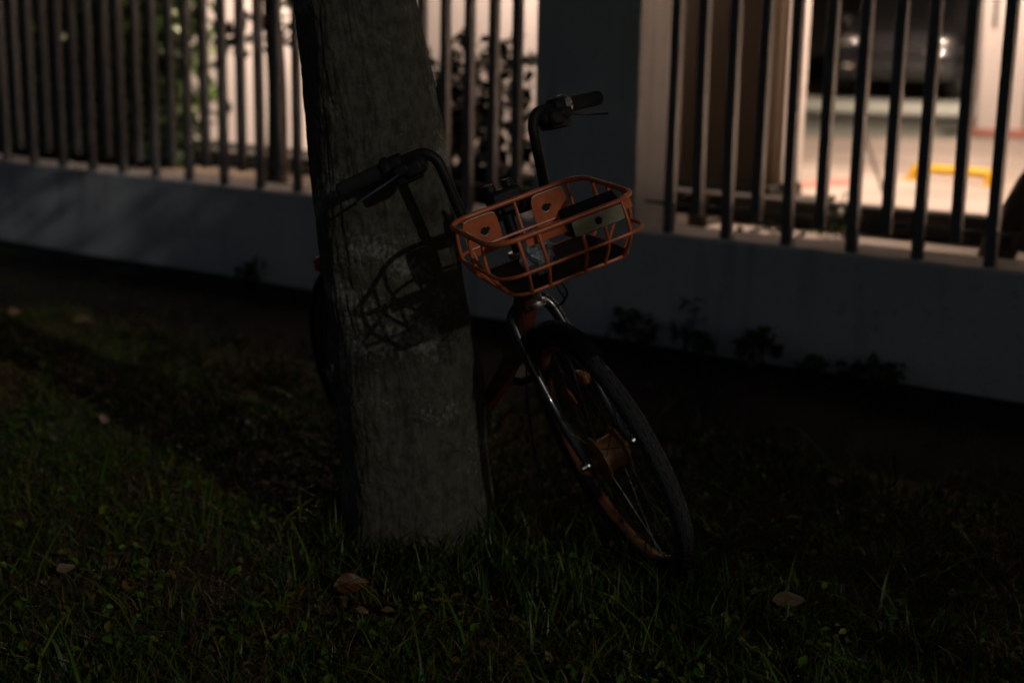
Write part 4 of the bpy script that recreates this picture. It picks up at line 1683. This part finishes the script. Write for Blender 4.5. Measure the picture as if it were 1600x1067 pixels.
v_, tri, quad, col = leaf_cloud(cen_, .026, dry * .9, droop=0.0, seed=302, aspect=.5)
ll_ = link_mesh('leaf_litter', mesh_arrays('leaf_litter', v_, [tri, quad], smooth=False, color=col), M['grass'], kind='stuff')
ll_['label'] = 'small brown bits of dead leaf scattered over the lawn'
ll_['category'] = 'leaf litter'

# ------------------------------------------------------------------ weeds along the foot of the wall
def weed(px, py, hpx, label, seed, n=16, size=.075):
    p = ground_at(px, py, 0.0)
    s_ = float(np.dot(p - WP, WU))
    p = wp(s_, -.07, 0.004)
    h = hpx * np.linalg.norm(p - _CC) / 2222.2
    shrub('weed', (p[0], p[1], 0.004), h, .055 + h * .15, n, size, label, cat='weed', group='weeds along the foot of the wall', seed=seed, stems=3, zmin=.35, stem_r=.004)
weed(1000, 532, 50, 'tall weed at the wall foot, nearest the bicycle wheel', 51, 15)
weed(1028, 538, 42, 'tufted weed at the wall foot, second from the bicycle wheel', 52, 18)
weed(1083, 548, 72, 'tallest upright weed at the wall foot, right of the bicycle', 53, 16)
weed(1112, 552, 30, 'short weed at the wall foot beside the tallest weed', 54, 16)
weed(1200, 566, 55, 'bushy round weed alone at the middle of the wall foot', 55, 30, .085)
weed(1275, 580, 16, 'very low weed patch at the wall foot past the bushy one', 56, 16)
weed(1385, 602, 38, 'spreading weed at the wall foot farthest from the bicycle', 57, 30)
weed(1340, 596, 22, 'low weed at the wall foot just before the spreading one', 58, 16)
weed(420, 438, 28, 'dark weed at the wall foot behind the tree, on its far side', 59, 20)

# ------------------------------------------------------------------ fallen leaves
def fallen_leaf(px, py, length, yaw, tilt, tint, label, seed, curl=.35, asp=.55, rise=.03):
    r = np.random.default_rng(seed)
    p = ground_at(px, py, rise)
    n, k = 10, 6
    vs_, F = [], []
    for i in range(n + 1):
        u = i / n
        w = math.sin(math.pi * u ** .8) ** .85 * asp * .5 + .004
        for j in range(-k, k + 1):
            v = j / k
            x = (u - .5)
            y = v * w * (1 + .06 * math.sin(9 * u + seed))
            z = curl * (y * y) * 2.2 + .12 * curl * math.sin(math.pi * u) - .02 * math.cos(14 * u + 3 * v) * abs(v) - .012 * (1 - abs(v)) ** 4
            vs_.append((x, y, z))
    m_ = 2 * k + 1
    for i in range(n):
        for j in range(m_ - 1):
            F.append((i * m_ + j, i * m_ + j + 1, (i + 1) * m_ + j + 1, (i + 1) * m_ + j))
    Rm = np.array(Matrix.Rotation(yaw, 3, 'Z') @ Matrix.Rotation(tilt, 3, 'X') @ Matrix.Rotation(r.uniform(-.2, .2), 3, 'Y'))
    q_ = np.array(vs_) @ Rm.T * length
    me = mesh_arrays('fallen_leaf', q_, [np.array(F)], sharp=0, color=np.array(tint)[None, :] * (.8 + .4 * vnoise(q_ * 1.0 + seed, 60))[:, None])
    o_ = link_mesh('fallen_leaf', me, M['grass'], loc=tuple(p))
    tag(o_, label, 'leaf', 'fallen leaves on the lawn')
fallen_leaf(549, 912, .085, .3, .9, (.15, .055, .016), 'large orange-brown fallen leaf standing in the grass below the trunk', 61, rise=.035)
fallen_leaf(103, 888, .055, 1.0, .4, (.30, .22, .15), 'pale dry fallen leaf in the near grass, far side from the bicycle', 62, rise=.035)
fallen_leaf(1233, 938, .080, .1, .5, (.22, .15, .09), 'curled brown fallen leaf in the near grass beyond the front tyre', 63, rise=.03)
fallen_leaf(670, 848, .040, .9, .8, (.22, .20, .18), 'small grey fallen leaf at the foot of the trunk', 64, rise=.05)
fallen_leaf(162, 655, .070, 1.9, .5, (.26, .17, .10), 'tan fallen leaf in the grass between the trunk and the far wall', 65, rise=.04)
fallen_leaf(857, 938, .060, 2.6, .6, (.15, .075, .045), 'dark brown fallen leaf in the near grass below the basket', 66, rise=.03)
fallen_leaf(1240, 808, .060, .05, .2, (.24, .17, .09), 'long straw-coloured fallen leaf past the front tyre', 67, asp=.22, rise=.04)
fallen_leaf(1165, 868, .040, 1.2, .6, (.18, .10, .06), 'small brown fallen leaf close to the front tyre', 68, rise=.03)
fallen_leaf(1305, 752, .060, .4, .4, (.20, .13, .08), 'brown fallen leaf near the shaded path past the bicycle', 69, rise=.04)
fallen_leaf(130, 500, .09, .5, .5, (.30, .19, .10), 'tan fallen leaf at the far corner of the lawn, by the path', 70, rise=.04)
fallen_leaf(22, 488, .08, 1.4, .6, (.32, .18, .09), 'orange-tan fallen leaf at the lawn edge in the far corner', 71, rise=.04)
fallen_leaf(690, 938, .05, .1, .2, (.28, .17, .07), 'thin yellowish fallen leaf lying flat below the trunk', 72, asp=.25, rise=.03)
